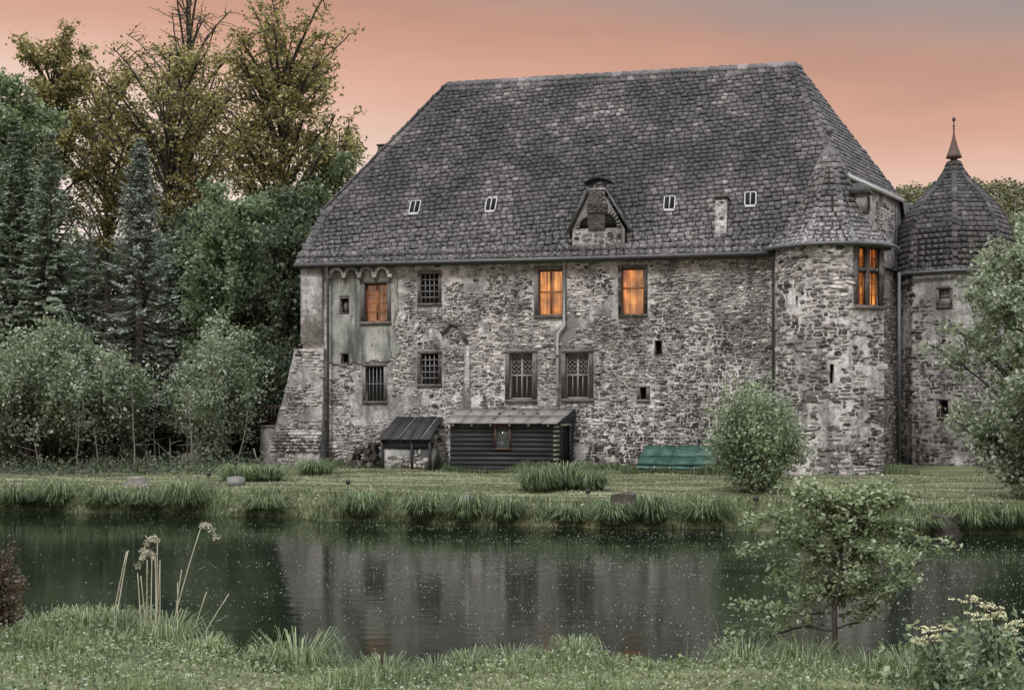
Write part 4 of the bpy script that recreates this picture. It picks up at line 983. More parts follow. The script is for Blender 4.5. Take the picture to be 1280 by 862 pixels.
# turret roof: bell-cast
TP = [(2.42, 8.32), (2.05, 8.62), (1.66, 9.02), (1.3, 9.5), (1.04, 10.0), (.82, 10.6), (.58, 11.2), (.33, 11.75), (.10, 12.12)]
RAZ = [-82, -37, 8, 53, 98, 143, 188, 233]
def bell(mb, c, prof, dirs):
    n = len(dirs); b = len(mb.v)
    for r_, z in prof:
        for d_ in dirs: mb.v.append(tuple(c + d_*r_ + Vector((0, 0, z))))
    for i in range(len(prof)-1):
        for k in range(n): mb.f.append((b+i*n+k, b+i*n+(k+1) % n, b+(i+1)*n+(k+1) % n, b+(i+1)*n+k))
    mb.f.append(tuple(b + k for k in range(n))[::-1]); mb.f.append(tuple(b + (len(prof)-1)*n + k for k in range(n)))
def bell_slates(pc, c, prof, dirs, vis, rowh=.26, wid=.3, avoid=None):
    # resample profile by arc length
    Ls = [0]
    for i in range(1, len(prof)): Ls.append(Ls[-1] + math.hypot(prof[i][0]-prof[i-1][0], prof[i][1]-prof[i-1][1]))
    nrow = int(Ls[-1]/rowh)
    pr = [(np.interp(Ls[-1]*k/nrow, Ls, [p_[0] for p_ in prof]), np.interp(Ls[-1]*k/nrow, Ls, [p_[1] for p_ in prof])) for k in range(nrow+1)]
    n = len(dirs)
    for k in range(nrow):
        for i in vis:
            d0, d1 = dirs[i], dirs[(i+1) % n]
            a0, a1 = c + d0*pr[k][0] + Vector((0, 0, pr[k][1])), c + d1*pr[k][0] + Vector((0, 0, pr[k][1])); b0, b1 = c + d0*pr[k+1][0] + Vector((0, 0, pr[k+1][1])), c + d1*pr[k+1][0] + Vector((0, 0, pr[k+1][1]))
            x = (a1 - a0).normalized(); up = ((b0+b1)/2 - (a0+a1)/2).normalized(); nn = x.cross(up); nn = nn if nn.dot(d0 + d1) > 0 else -nn
            m0, m1 = (a0+b0)/2, (a1+b1)/2; Lr = (m1-m0).length; q = max(1, round(Lr/wid)); off = random.uniform(-.3, .3)/q if q > 2 else 0
            for j in range(q):
                f = min(max((j + .5)/q + (off if 0 < j < q-1 else 0), .02), .98); p = m0.lerp(m1, f)
                if avoid and avoid(p): continue
                yy = (up + nn*random.uniform(.0, .04)).normalized()
                pc.put(p + nn*.018, x, yy, nn, Lr/q*random.uniform(.84, .93), rowh*.90, .018)
td = [tdir(z_) for z_ in RAZ]
tm = MB(); bell(tm, tc_, TP, td); troof = tm.build('turret_roof', M['under'], manor)
def inmain(p): return p.z < zv(p.y) - .02 and p.x < 20.2
PTS = Pieces(unit_slate, 8); bell_slates(PTS, tc_, TP, td, [0, 1, 2, 3, 7, 6], .23, .27, inmain)
for i in (0, 1, 2, 3):
    for j in range(len(TP)-1):
        A = tc_ + td[i]*TP[j][0] + Vector((0, 0, TP[j][1])); B = tc_ + td[i]*TP[j+1][0] + Vector((0, 0, TP[j+1][1])); slate_line(PTS, A, B, td[i] + Vector((0, 0, .5)), .2, .3, .02, .03)
PS.emit('slate', 'slate_courses', M['slate'], roof, 230); PTS.emit('slate', 'slate_courses', mat_slate('pale_slate', 2.1), troof, 70)
gm = MB(); gm.tube([tc_ + d_*2.46 + Vector((0, 0, 8.26)) for d_ in [tdir(z_) for z_ in (-82, -60, -37, -15, 8, 30, 53, 75, 90)]], .07, 8); gm.build('gutter', M['metal'], manor, True)
MB().lathe([(.12, 12.0), (.16, 12.1), (.05, 12.25), (.03, 12.5), (.035, 12.58), (.12, 12.66), (.14, 12.76), (.1, 12.86), (.03, 12.92)], tc_, 12).build('finial', M['metal'], manor, True)
# little dormer on the turret roof, facing right
dd = tdir(62); px_ = Vector((-dd.y, dd.x, 0)); c0 = tc_ + dd*.75; zb_ = fac(1075, 268, 0)[1]
dmr = MB(); hw, hh = .28, .72; f0 = tc_ + dd*1.42
dmr.hexa([f0 - px_*hw + Vector((0, 0, zb_)), f0 + px_*hw + Vector((0, 0, zb_)), c0 + px_*hw*.8 + Vector((0, 0, zb_)), c0 - px_*hw*.8 + Vector((0, 0, zb_))], [f0 - px_*hw + Vector((0, 0, zb_ + hh)), f0 + px_*hw + Vector((0, 0, zb_ + hh)), c0 + px_*hw*.8 + Vector((0, 0, zb_ + hh)), c0 - px_*hw*.8 + Vector((0, 0, zb_ + hh))])
dw = dmr.build('turret_dormer', M['wall_dark'], manor)
rf = MB(); zt = zb_ + hh; e_ = [f0 + dd*.14 - px_*(hw+.14), f0 + dd*.14 + px_*(hw+.14), c0 - dd*.3 + px_*(hw+.1), c0 - dd*.3 - px_*(hw+.1)]; apx = [f0 - dd*.12 + Vector((0, 0, zt + .42)), c0 - dd*.3 + Vector((0, 0, zt + .42))]
rf.add([p_ + Vector((0, 0, zt)) for p_ in e_] + apx, [(0, 1, 4), (1, 2, 5, 4), (3, 0, 4, 5), (2, 3, 5), (3, 2, 1, 0)]); rf.build('dormer_roof', M['slate'], dw)
q = [f0 + dd*.012 + px_*s*.16 + Vector((0, 0, zb_ + z)) for s, z in ((-1, .12), (1, .12), (1, .62), (-1, .62))]; nmesh('pane', q, [(0, 1, 2, 3)], M['void'], dw)
fm = MB()
for i in range(4): fm.bar(q[i] + dd*.01, q[(i+1) % 4] + dd*.01, .05, .04, dd)
fm.build('frame', M['dressed'], dw)
# white eaves board along the right half-hip
A, B = Vector(KR), Vector(BKR); t = (B - A).normalized(); out = Vector((t.y, -t.x, 0))
MB().bar(A + out*.03 - Vector((0, 0, .06)), B + out*.03 + t*.1 - Vector((0, 0, .06)), .07, .17).build('eaves_board', M['pale_metal'], manor)
MB().box(BKR[0] - .5, BKR[0] - .3, 8.4, 8.9, 8.2, 11.2).build('corner_post', M['iron'], manor)
# stones on the right gable wall
PG = Pieces(unit_stone, 6); X = Vector((.372, 1, 0)).normalized(); Nn = Vector((X.y, -X.x, 0)); A = Vector((right_line(0), 0, 0))
rubble(PG, 1.6, 9.2, 0, 10.8, lambda s, z: (A + X*s + Vector((0, 0, z)), X, Nn), lambda s, z: nz2(s*.8, z*.7, 12) < (.3 if z < 7 else -.05), [], .09, .2, .2, .5)
PG.emit('stone', 'rubble_stones', M['stone'], [o for o in manor.children if o.name.startswith('gable_wall')][0], 0)

# ------------------------------------------------------------------ round tower with bell roof
TC = Vector((18.95, 54.9, 0)); TWR = 2.36
tower = empty('tower', TC, 'octagonal stone corner tower with black slate bell roof and tall spike finial', 'tower')
AZO = [-18 + 45*i for i in range(8)]
od = [Vector((math.sin(R(z_)), -math.cos(R(z_)), 0)) for z_ in AZO]; OZ = 8.1
ow = MB(); PO = Pieces(unit_stone, 8); wins = []
def towin(x0, y0, x1, y1, A, X, Nn):
    def hit(x, y):
        d = ray(x, y); d0 = CAM - TC; t = (A - d0).dot(Nn)/d.dot(Nn); p = d0 + d*t - A; return p.dot(X), p.z
    a = hit(x0, y1); b = hit(x1, y0); return (a[0], b[0], a[1], b[1])
for i in range(8):
    A, B = od[i]*TWR, od[(i+1) % 8]*TWR; X = (B-A); L = X.length; X.normalize(); Nn = Vector((X.y, -X.x, 0))
    if Nn.dot(A+B) < 0: Nn = -Nn
    holes = []
    if i == 7:
        holes = [(L - .68, L - .2, *towin(1186, 360, 1204, 382, A, X, Nn)[2:]), (L - .66, L - .28, *towin(1184, 500, 1198, 521, A, X, Nn)[2:])]
        holes = [h if h[1] < L else (L - .6, L - .1, h[2], h[3]) for h in holes]
    panel(ow, 0, L, -.3, OZ, holes, lambda s, z, d: tuple(A + X*s - Nn*d + Vector((0, 0, z))), .3)
    if i in (0, 7, 1, 6): rubble(PO, 0, L, -.05, OZ - .05, lambda s, z: (A + X*s + Vector((0, 0, z)), X, Nn), lambda s, z, q=i: nz2(s*.9 + q*5, z*.6, 4) + .4*nz2(s*2, z*2, q) < (.2 if z < 5 else .0), [(h[0]-.15, h[1]+.15, h[2]-.15, h[3]+.15) for h in holes], .09, .2, .16, .48)
    for h in holes: wins.append((A.copy(), X.copy(), Nn.copy(), h))
owo = ow.build('wall', M['wall_dark'], tower); PO.emit('stone', 'rubble_stones', M['stone_bare'], owo, 200)
for k, (A, X, Nn, h) in enumerate(wins):
    m = MB()
    def tb(mb, s0, s1, z0, z1, d0, d1):
        f_ = lambda s, z, d: A + X*s - Nn*d + Vector((0, 0, z)); mb.hexa([f_(s0, z0, d0), f_(s1, z0, d0), f_(s1, z0, d1), f_(s0, z0, d1)], [f_(s0, z1, d0), f_(s1, z1, d0), f_(s1, z1, d1), f_(s0, z1, d1)])
    wq = .1
    tb(m, h[0]-wq, h[0], h[2], h[3], -.04, .1); tb(m, h[1], h[1]+wq, h[2], h[3], -.04, .1); tb(m, h[0]-wq, h[1]+wq, h[3], h[3]+wq, -.05, .1); tb(m, h[0]-wq, h[1]+wq, h[2]-wq, h[2], -.06, .1)
    w_ = m.build('window', M['dressed'], tower)
    m = MB(); tb(m, h[0], h[1], h[2], h[3], .2, .22); m.build('pane', M['curtain'] if k == 0 else M['void'], w_)
    if k == 0:
        m = MB(); zc = h[2] + (h[3]-h[2])*.55; tb(m, h[0], h[1], zc-.02, zc+.02, .16, .2); m.build('muntin', M['board'], w_)
OP = [(2.52, 8.06), (2.40, 8.3), (2.42, 8.9), (2.40, 9.4), (2.30, 9.95), (2.10, 10.45), (1.80, 10.95), (1.45, 11.4), (1.02, 11.82), (.68, 12.15), (.42, 12.5), (.24, 12.95)]
om = MB(); bell(om, Vector((0, 0, 0)), OP, od); orf = om.build('roof', M['under'], tower)
PT = Pieces(unit_slate, 8); bell_slates(PT, Vector((0, 0, 0)), OP, od, [5, 6, 7, 0, 1, 2], .23, .27)
for i in (0, 1, 2, 6, 7):
    for j in range(len(OP)-1):
        A = od[i]*OP[j][0] + Vector((0, 0, OP[j][1])); B = od[i]*OP[j+1][0] + Vector((0, 0, OP[j+1][1])); slate_line(PT, A, B, od[i] + Vector((0, 0, .4)), .2, .3, .02, .03)
PT.emit('slate', 'slate_courses', mat_slate('black_slate', .68), orf, 300)
MB().lathe([(.28, 12.85), (.36, 13.0), (.24, 13.08), (.15, 13.14), (.15, 13.2), (.33, 13.26), (.36, 13.36), (.22, 13.46), (.14, 13.5), (.14, 13.6), (.34, 13.66), (.3, 13.76), (.16, 14.15), (.07, 14.5), (.035, 14.7), (.03, 15.0), (.06, 15.03), (.03, 15.07), (.02, 15.2), (.06, 15.24), (.085, 15.3), (.06, 15.36), (.02, 15.42)], (0, 0, -.55), 12).build('finial', M['rust'], tower, True)
m = MB(); m.tube([od[i]*2.66 + Vector((0, 0, 8.03)) for i in (5, 6, 7, 0, 1, 2)], .07, 8); m.build('gutter', M['metal'], tower, True)
pb = at(1124, 500, 52.9); m = MB(); m.tube([pb - TC + Vector((0, 0, 8.0 - pb.z)), pb - TC + Vector((0, 0, -.1 - pb.z))], .07, 8); dp = m.build('downpipe', M['metal'], tower, True)
# low wing linking house and tower
wing = empty('link_wing', Vector((17.4, 57.6, 0)), 'narrow link wing with slate roof squeezed between manor house and bell-roofed tower', 'building', rz=HR)
MB().box(-1.6, 1.2, -1, 3.5, -.2, 10.2).build('wall', M['plaster'], wing)
m = MB(); m.prism([(-1.7, -1.25, 10.15), (1.35, -1.25, 10.15), (1.35, 1.3, 11.6), (-1.7, 1.3, 11.6)], (0, 0, .12)); lr = m.build('roof', M['under'], wing)
PL = Pieces(unit_slate, 4); slate_plane(PL, [(-1.7, -1.25, 10.27), (1.35, -1.25, 10.27), (1.35, 1.3, 11.72), (-1.7, 1.3, 11.72)], .25, .3); PL.emit('slate', 'slates', M['slate'], lr, 150)
MB().bar((-1.7, -1.3, 10.2), (1.4, -1.3, 10.2), .1, .12).build('gutter', M['metal'], wing)

# ------------------------------------------------------------------ things along the foot of the house
def hroot(name, u, v, label, cat, group=None):
    p = h2w(u, v); p.z = float(ground_z(p.x, p.y)); return empty(name, p, label, cat, group, HR)
# black boarded shed
su0 = fac(563, 560, -2.0)[0]; su1 = fac(691, 560, -2.0)[0]; su2 = fac(718, 540, -.1)[0]; sb0 = fac(572, 560, -.1)[0]
shed = hroot('shed', su0, -2.0, 'black weatherboarded garden shed with pale felt lean-to roof', 'shed'); D = su1 - su0; D2 = su2 - su0; B0 = sb0 - su0
zf = fac(620, 529, -2.0)[1]; zk = fac(620, 512, -.1)[1] + .02
MB().hexa([(.04, .05, -.2), (D-.04, .05, -.2), (D2-.05, 1.88, -.2), (B0, 1.88, -.2)], [(.04, .05, zf-.05), (D-.04, .05, zf-.05), (D2-.05, 1.88, zk-.08), (B0, 1.88, zk-.08)]).build('shed_body', M['void'], shed)
nb = 11; bh = (zf + .1)/nb
wx0 = fac(620, 545, -2.0)[0] - su0; wx1 = fac(637, 545, -2.0)[0] - su0; wz0 = fac(630, 560, -2)[1]; wz1 = fac(630, 533, -2)[1]
for i in range(nb):
    z0 = -.1 + bh*i; z1 = z0 + bh*1.06
    for a, b in ((0, wx0 - .05), (wx1 + .05, D)) if (z1 > wz0 - .03 and z0 < wz1 + .04) else ((0, D),):
        j = random.uniform(-.008, .008); MB().hexa([(a, -.045, z0+j), (b, -.045, z0-j), (b, .03, z0), (a, .03, z0)], [(a, -.012, z1+j), (b, -.012, z1-j), (b, .03, z1), (a, .03, z1)]).build('weatherboard', M['board'], shed)
    # right end: short boards each side of the doorway, pale cut ends showing
    A = Vector((D, .0, 0)); Bq = Vector((D2, 1.88, 0)); t = (Bq - A).normalized(); n = Vector((t.y, -t.x, 0)); L = (Bq-A).length
    for f0, f1, mt in ((.02, .30, 'board_pale'), (.78, .98, 'board')):
        z1s = min(z0 + bh*.62, zf + (zk-zf)*f0 - .05)
        if z1s > z0: MB().hexa([A + t*L*f0 + n*.04 + Vector((0, 0, z0)), A + t*L*f1 + n*.04 + Vector((0, 0, z0)), A + t*L*f1 - n*.02 + Vector((0, 0, z0)), A + t*L*f0 - n*.02 + Vector((0, 0, z0))], [A + t*L*f0 + n*.02 + Vector((0, 0, z1s)), A + t*L*f1 + n*.02 + Vector((0, 0, z1s)), A + t*L*f1 - n*.02 + Vector((0, 0, z1s)), A + t*L*f0 - n*.02 + Vector((0, 0, z1s))]).build('weatherboard', M[mt], shed)
for f0 in (.32, .74): MB().bar(A + t*L*f0 + n*.05 + Vector((0, 0, -.1)), A + t*L*f0 + n*.05 + Vector((0, 0, 1.72)), .06, .07, n).build('door_post', M['board'], shed)
MB().bar(A + t*L*.29 + n*.05 + Vector((0, 0, 1.76)), A + t*L*.8 + n*.05 + Vector((0, 0, 1.76)), .06, .08, (0, 0, 1)).build('door_lintel', M['board_pale'], shed)
MB().prism([A + n*.012 + Vector((0, 0, 1.8)), Bq + n*.012 + Vector((0, 0, 1.8)), Bq + n*.012 + Vector((0, 0, zk-.06)), A + n*.012 + Vector((0, 0, zf-.03))], n*.03).build('gable_board', M['board'], shed)
m = MB(); m.box(wx0-.05, wx0, -.07, .05, wz0, wz1); m.box(wx1, wx1+.05, -.07, .05, wz0, wz1); m.box(wx0-.06, wx1+.06, -.075, .05, wz1, wz1+.06); m.box(wx0-.08, wx1+.08, -.1, .05, wz0-.06, wz0)
wn = m.build('window', M['rust'], shed); MB().box(wx0, wx1, -.03, -.02, wz0, wz1).build('pane', M['glass_dark'], wn)
MB().add([(wx0, -.005, wz0), (wx1, -.005, wz0), (wx1, -.005, wz1), (wx0, -.005, wz1)], [(0, 1, 2, 3)]).build('curtain', M['curtain'], wn)
k = 7
for i in range(k):      # felt strips
    f0, f1 = i/k, (i+1)/k - .006
    lo0, lo1 = -.12 + (D + .35)*f0, -.12 + (D + .35)*f1; hi0, hi1 = B0 - .05 + (D2 - B0 + .1)*f0, B0 - .05 + (D2 - B0 + .1)*f1
    for q0, q1 in ((0, .5), (.485, 1)):
        P = lambda u0, u1, q: Vector((u0*(1-q) + u1*q, -.25*(1-q) + 1.95*q, (zf - .02)*(1-q) + zk*q + random.uniform(0, .012)))
        MB().prism([P(lo0, hi0, q0), P(lo1, hi1, q0), P(lo1, hi1, q1), P(lo0, hi0, q1)], (0, 0, .035 + (.012 if q0 == 0 else 0))).build('roof_sheet', M['felt'], shed)
for i in range(6): u = .15 + (D - .3)*i/5; MB().bar((u, -.22, zf - .07), (u, .1, zf - .02), .06, .07).build('rafter_end', M['board_pale'], shed)
for i in range(9): u = D*(.2 + .7*random.random()); q = random.random(); m = MB().lathe([(.05, 0), (.07, .03), (.04, .06)], (u, -.2 + 2*q, zf + (zk-zf)*q + .03), 6).build('moss_lump', M['leaf_dark'], shed)

# low lean-to with tarred sheet roof against the wall
lu0 = fac(476, 560, -1.3)[0]; lu1 = fac(539, 560, -1.3)[0]; lean = hroot('lean_to', lu0, -1.3, 'low lean-to shelter with tarred black sheet roof beside the plastered bay', 'shelter'); D = lu1 - lu0
zf = fac(500, 550, -1.3)[1]; zk = fac(500, 522, 0)[1]
MB().hexa([(.03, .06, -.2), (D-.03, .06, -.2), (D-.03, 1.25, -.2), (.12, 1.25, -.2)], [(.03, .06, zf*.66), (D-.03, .06, zf*.66), (D-.03, 1.25, zf*.66), (.12, 1.25, zf*.66)]).build('base_wall', M['plaster'], lean)
for i in range(5):
    f0, f1 = i/5, (i+1)/5 - .01; MB().prism([(-.08 + (D+.1)*f0, -.15, zf), (-.08 + (D+.1)*f1, -.15, zf), (.22 + (D-.1)*f1, 1.3, zk), (.22 + (D-.1)*f0, 1.3, zk)], (0, 0, .03)).build('roof_sheet', M['felt_dark'], lean)
for f in (.4, .86): MB().bar((-.08 + D*f, -.13, zf + .05), (.30 + D*f*.95, 1.2, zk + .02), .035, .03).build('batten', M['felt'], lean)
for f in (.03, .62, .97): MB().bar((D*f, .0, -.15), (D*f, .0, zf + .01), .09, .09, (0, 1, 0)).build('post', M['board'], lean)
MB().box(.05, D-.05, .02, .05, zf - .34, zf-.01).build('shade_fascia', M['board'], lean)  # black board made deep to stand in for the shade under the roof
PSn = Pieces(unit_stone, 6)
rubble(PSn, .1, D - .05, 0, zf*.64, lambda s, z: ((s, .06, z), (1, 0, 0), (0, -1, 0)), lambda s, z: nz2(s*2, z*2, 31) < .1, [], .09, .2, .18, .4, (.02, .05)); PSn.emit('stone', 'stones', M['stone'], [o for o in lean.children if o.name.startswith('base_wall')][0], 80)

# heap of split logs and stones
for i in range(26):
    x = random.uniform(437, 474); lvl = i // 8; p = h2w(fac(x, 570, -.75 + .1*(i % 3))[0], -.8 + .12*(i % 3)); r = random.uniform(.10, .17); z = .02 + r + lvl*.26 + random.uniform(0, .05)
    L = random.uniform(.28, .42); o = empty('firewood_log', (p.x, p.y, z - r), 'split log in the dark heap beside the tarred lean-to', 'log', 'firewood heap', HR + random.uniform(-.3, .3))
    m = MB(); prof = [random.uniform(.8, 1.12) for _ in range(9)]; ring = [(r*prof[j]*math.cos(2*math.pi*j/9), r + r*prof[j]*math.sin(2*math.pi*j/9)) for j in range(9)]
    m.hexa([(a, -L/2, b) for a, b in ring], [(a, L/2, b) for a, b in ring]); m.f = m.f[2:]; m.build('bark', M['bark'], o)
    nmesh('cut_face', [(a*.96, -L/2 - .004, b*.98 + .002) for a, b in ring], [tuple(range(9))], M['bark_pale'] if random.random() < .5 else M['bark'], o)
# pole leaning on the wall, broken prop by the buttress
def leaning(name, x0, y0, v0, x1, y1, v1, r, label, mt):
    a = fac(x0, y0, v0); b = fac(x1, y1, v1); base = h2w(a[0], v0); base.z = 0; tip = h2w(b[0], v1, b[1])
    d = tip - base; m = MB(); m.tube([(0, 0, -.05), d*.5 + Vector((.01, 0, .01)), d], [r, r*.92, r*.8], 7); o = m.build(name, M[mt], None, True); o.location = base; return tag(o, label, 'pole')
leaning('wooden_pole', 537, 585, -1.0, 544, 552, -.1, .04, 'pale bare pole leaning on the wall between lean-to and shed', 'board_pale')
leaning('wooden_prop', 323, 584, -1.2, 317, 560, -1.5, .03, 'short pale stick standing askew left of the buttress', 'board_pale')

# green sheet-covered bin
gu0 = fac(797, 575, -1.8)[0]; gu1 = fac(893, 575, -1.8)[0]; gb = hroot('green_bin', gu0, -1.8, 'long low bin under dented green sheet panels against the wall', 'bin'); D = gu1 - gu0
z1 = fac(840, 586, -1.8)[1]; zm = fac(840, 571, -1.4)[1]; zt = fac(840, 557, -.4)[1]
MB().hexa([(.03, .03, -.15), (D-.03, .03, -.15), (D-.03, 1.5, -.15), (.1, 1.5, -.15)], [(.03, .03, z1-.02), (D-.03, .03, z1-.02), (D-.03, 1.45, zt-.06), (.1, 1.45, zt-.06)]).build('bin_body', M['green_dark'], gb)
for i in range(3): MB().box(0, D, -.02, .03, .04 + i*.115, .04 + i*.115 + .10).build('side_board', M['green_dark'], gb)
cuts = [0, .22, .42, .74, 1]
for i in range(4):
    a0, a1 = D*cuts[i] + .006, D*cuts[i+1] - .006
    j = [random.uniform(-.02, .02) for _ in range(4)]
    MB().prism([(a0 - .04, -.12, z1 + j[0]), (a1, -.12, z1 + j[1]), (a1 + .06, .52, zm + j[2]), (a0 + .04, .52, zm + j[3])], (0, -.006, .025)).build('sheet_panel', M['green'], gb)
    MB().prism([(a0 + .04, .50, zm + j[3] + .02), (a1 + .06, .50, zm + j[2] + .02), (a1 + .16, 1.5, zt), (a0 + .14, 1.5, zt)], (0, -.006, .025)).build('sheet_panel', M['green'], gb)
for f in cuts[1:4]: MB().bar((D*f, -.13, z1 + .03), (D*f + .14, 1.48, zt + .03), .035, .03).build('seam_strip', M['pale_metal'], gb)

# white-washed wall stub and rail fence left of the buttress
ws = empty('wall_stub', h2w(fac(334, 560, -.3)[0], -.3), 'short pale rendered wall stub beside the battered buttress', 'wall', rz=HR)
MB().box(-.25, .3, -.12, .5, -.2, 1.62).build('rendered_wall', M['wall'], ws); MB().box(-.29, .34, -.16, .54, 1.62, 1.69).build('coping', M['concrete'], ws)
fe = empty('rail_fence', h2w(fac(335, 560, .1)[0], .35, 1.6), 'dark iron rail fence on top of the pale wall stub', 'fence', rz=HR)
for i in range(7): MB().bar((-.3 + i*.17, 0, .05), (-.3 + i*.17, 0, .95), .03, .03).build('paling', M['rust'], fe)
for z in (.2, .85): MB().bar((-.4, 0, z), (.85, 0, z), .04, .04).build('rail', M['rust'], fe)

# ------------------------------------------------------------------ stumps, blocks, posts on the lawn
def stump(x, y, wpx, hpx, label, seed, mt='bark', roots=True, cutm='cut'):
    p = gp(x, y); r_ = random.Random(seed); s = p.y/FPX; R0 = wpx*s/2; h = hpx*s; p.z = float(ground_z(p.x, p.y)) - .03; o = empty('tree_stump', p, label, 'stump', 'stumps on the lawn')
    n = 14; m = MB(); rg = []
    for (k, z) in ((1.35, -.05), (1.08, h*.25), (.95, h*.6), (.9, h)):
        rg.append([(R0*k*(1 + .14*math.sin(3*a + seed) + .06*r_.uniform(-1, 1))*math.cos(a), R0*k*(1 + .14*math.sin(3*a + seed))*math.sin(a), z + (r_.uniform(-.06, .06)*h if z == h else 0)) for a in [2*math.pi*i/n for i in range(n)]])
    b = []
    for q in rg: b += q
    m.add(b, [(i*n + k, i*n + (k+1) % n, (i+1)*n + (k+1) % n, (i+1)*n + k) for i in range(3) for k in range(n)]); m.build('bark', M[mt], o, True)
    nmesh('cut_face', [(a*.99, b_*.99, c + .003) for a, b_, c in rg[3]], [tuple(range(n))], M[cutm], o)
stump(240, 584, 26, 18, 'broad gnarled stump at the foot of the wood', 2, 'bark_pale')
stump(172, 605, 26, 11, 'low pale sawn stump on the lawn below the spruce', 3, 'bark_pale')
stump(782, 630, 34, 18, 'grass-grown stump on the pond bank opposite the green bin', 5, 'bark', cutm='bark')
stump(1180, 637, 34, 24, 'dark stump near the foot of the tower', 8, 'bark', cutm='bark')
def block(x, y, wpx, hpx, label, name='concrete_block'):
    p = gp(x, y); s = p.y/FPX; a = wpx*s/2; h = hpx*s; p.z = float(ground_z(p.x, p.y)) - .02
    m = MB(); r_ = .04; lo = [(-a, -a*.7), (a, -a*.7), (a, a*.7), (-a, a*.7)]
    m.hexa([(u, v, 0) for u, v in lo], [(u, v, h - r_) for u, v in lo]); m.hexa([(u, v, h - r_ + .001) for u, v in lo], [(u*.93, v*.9, h) for u, v in lo]); m.box(-a*.6, a*.6, -a*.35, a*.35, h - .001, h + .02)
    o = m.build(name, M['concrete']); o.location = p; o.rotation_euler.z = random.uniform(-.2, .2); tag(o, label, 'block')
block(295, 607, 19, 12, 'small grey concrete block in the clipped grass near the buttress')
block(583, 626, 18, 12, 'squat grey block between tussocks facing the shed')
for x, y, lb in ((435, 619, 'thin dark marker post facing the firewood heap'), (735, 628, 'thin dark marker post beside the grass-grown stump'), (945, 632, 'thin dark marker post below the round bush'), (261, 606, 'thin dark marker post near the concrete block')):
    p = gp(x, y); p.z = float(ground_z(p.x, p.y)); o = empty('marker_post', p, lb, 'post', 'marker posts along the bank'); MB().bar((0, 0, -.1), (0, 0, .3), .02, .02).build('stake', M['iron'], o); MB().box(-.06, .06, -.04, .04, .28, .40).build('head', M['iron'], o)

# ------------------------------------------------------------------ trees of the wood on the left
def tb(x, Y):
    q = Vector(((x - CX)/FPX*Y, Y, 0)); q.z = float(ground_z(q.x, q.y)); return q
def ht(y, Y, b): return CAM_H + (HY - y)/FPX*Y - b.z
G = 'trees of the wood'
def T(x, Y, ytop, wpx, label, leafmat, seed, cb, **kw):
    b = tb(x, Y); h = ht(ytop, Y, b); kw.setdefault('cat', 'tree'); nm = kw.pop('nm', 'deciduous_tree'); cat = kw.pop('cat')
    return tree(nm, b, label, cat, leafmat, h, wpx*Y/FPX/2, cb, seed, group=G, **kw)
T(352, 66, -14, 190, 'tallest olive-leaved tree, its crown rising above the roof ridge beside the left hip', 'leaf_olive', 21, .50, leaves=6, lsize=.20, sig=.22, shape='dome', ntarget=80, nsub=9, rtrunk=.36)
T(218, 70, 52, 215, 'broad olive-leaved tree behind the grey spruce', 'leaf_olive', 33, .48, leaves=6, lsize=.20, sig=.22, shape='dome', ntarget=80, nsub=9, rtrunk=.34)
T(66, 68, 38, 140, 'open round-headed olive tree behind the slim bare-stemmed fir', 'leaf_olive', 41, .55, leaves=9, lsize=.22, sig=.22, shape='dome', ntarget=55, nsub=8, rtrunk=.26)
T(135, 74, 70, 130, 'thin-crowned tree with fine dark twigs between two olive crowns', 'leaf_olive', 44, .5, leaves=4, lsize=.22, sig=.22, shape='dome', ntarget=50, nsub=9, rtrunk=.24)
T(235, 80, -80, 200, 'bare leafless tree spreading its limbs above the olive crowns', 'leaf_olive', 52, .5, leaves=1, lsize=.16, sig=.2, shape='dome', ntarget=50, nsub=9, rtrunk=.3, nm='bare_tree')
T(425, 72, 120, 120, 'slender olive-leaved tree beside the left hip of the roof', 'leaf_olive', 45, .45, leaves=5, lsize=.22, sig=.22, shape='dome', ntarget=45, nsub=8, rtrunk=.22)
T(300, 60, 215, 150, 'tall fresh green tree in the gap between grey spruce and house', 'leaf_green', 61, .12, leaves=11, lsize=.21, sig=.26, shape='dome', ntarget=90, nsub=9, rtrunk=.24)
T(415, 66, 190, 140, 'green tree half hidden behind the left hip of the roof', 'leaf_green', 62, .3, leaves=12, lsize=.2, sig=.28, shape='dome', ntarget=60, nsub=9, rtrunk=.24)
T(366, 57.5, 235, 110, 'dark green tree close against the left gable', 'leaf_dark', 63, .1, leaves=11, lsize=.21, sig=.26, shape='dome', ntarget=80, nsub=9, rtrunk=.2)
T(8, 60, 95, 140, 'leafy green tree standing above the left-hand fir', 'leaf_green', 64, .35, leaves=11, lsize=.22, sig=.26, shape='dome', ntarget=70, nsub=9, rtrunk=.24)
T(252, 63, 250, 130, 'dark tree directly behind the grey spruce and the rounded shrub', 'leaf_dark', 65, .15, leaves=11, lsize=.21, sig=.28, shape='dome', ntarget=70, nsub=9, rtrunk=.22)
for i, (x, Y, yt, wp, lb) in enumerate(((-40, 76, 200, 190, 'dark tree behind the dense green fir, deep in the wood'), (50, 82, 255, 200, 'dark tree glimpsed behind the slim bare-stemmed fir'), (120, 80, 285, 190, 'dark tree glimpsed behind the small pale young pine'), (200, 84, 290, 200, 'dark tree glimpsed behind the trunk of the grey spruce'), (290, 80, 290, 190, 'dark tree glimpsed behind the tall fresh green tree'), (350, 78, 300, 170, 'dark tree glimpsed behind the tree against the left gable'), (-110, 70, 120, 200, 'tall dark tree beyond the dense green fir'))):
    T(x, Y, yt, wp, lb, 'leaf_dark', 70 + i, .1, leaves=8, lsize=.33, sig=.38, shape='dome', ntarget=60, nsub=8, rtrunk=.24)
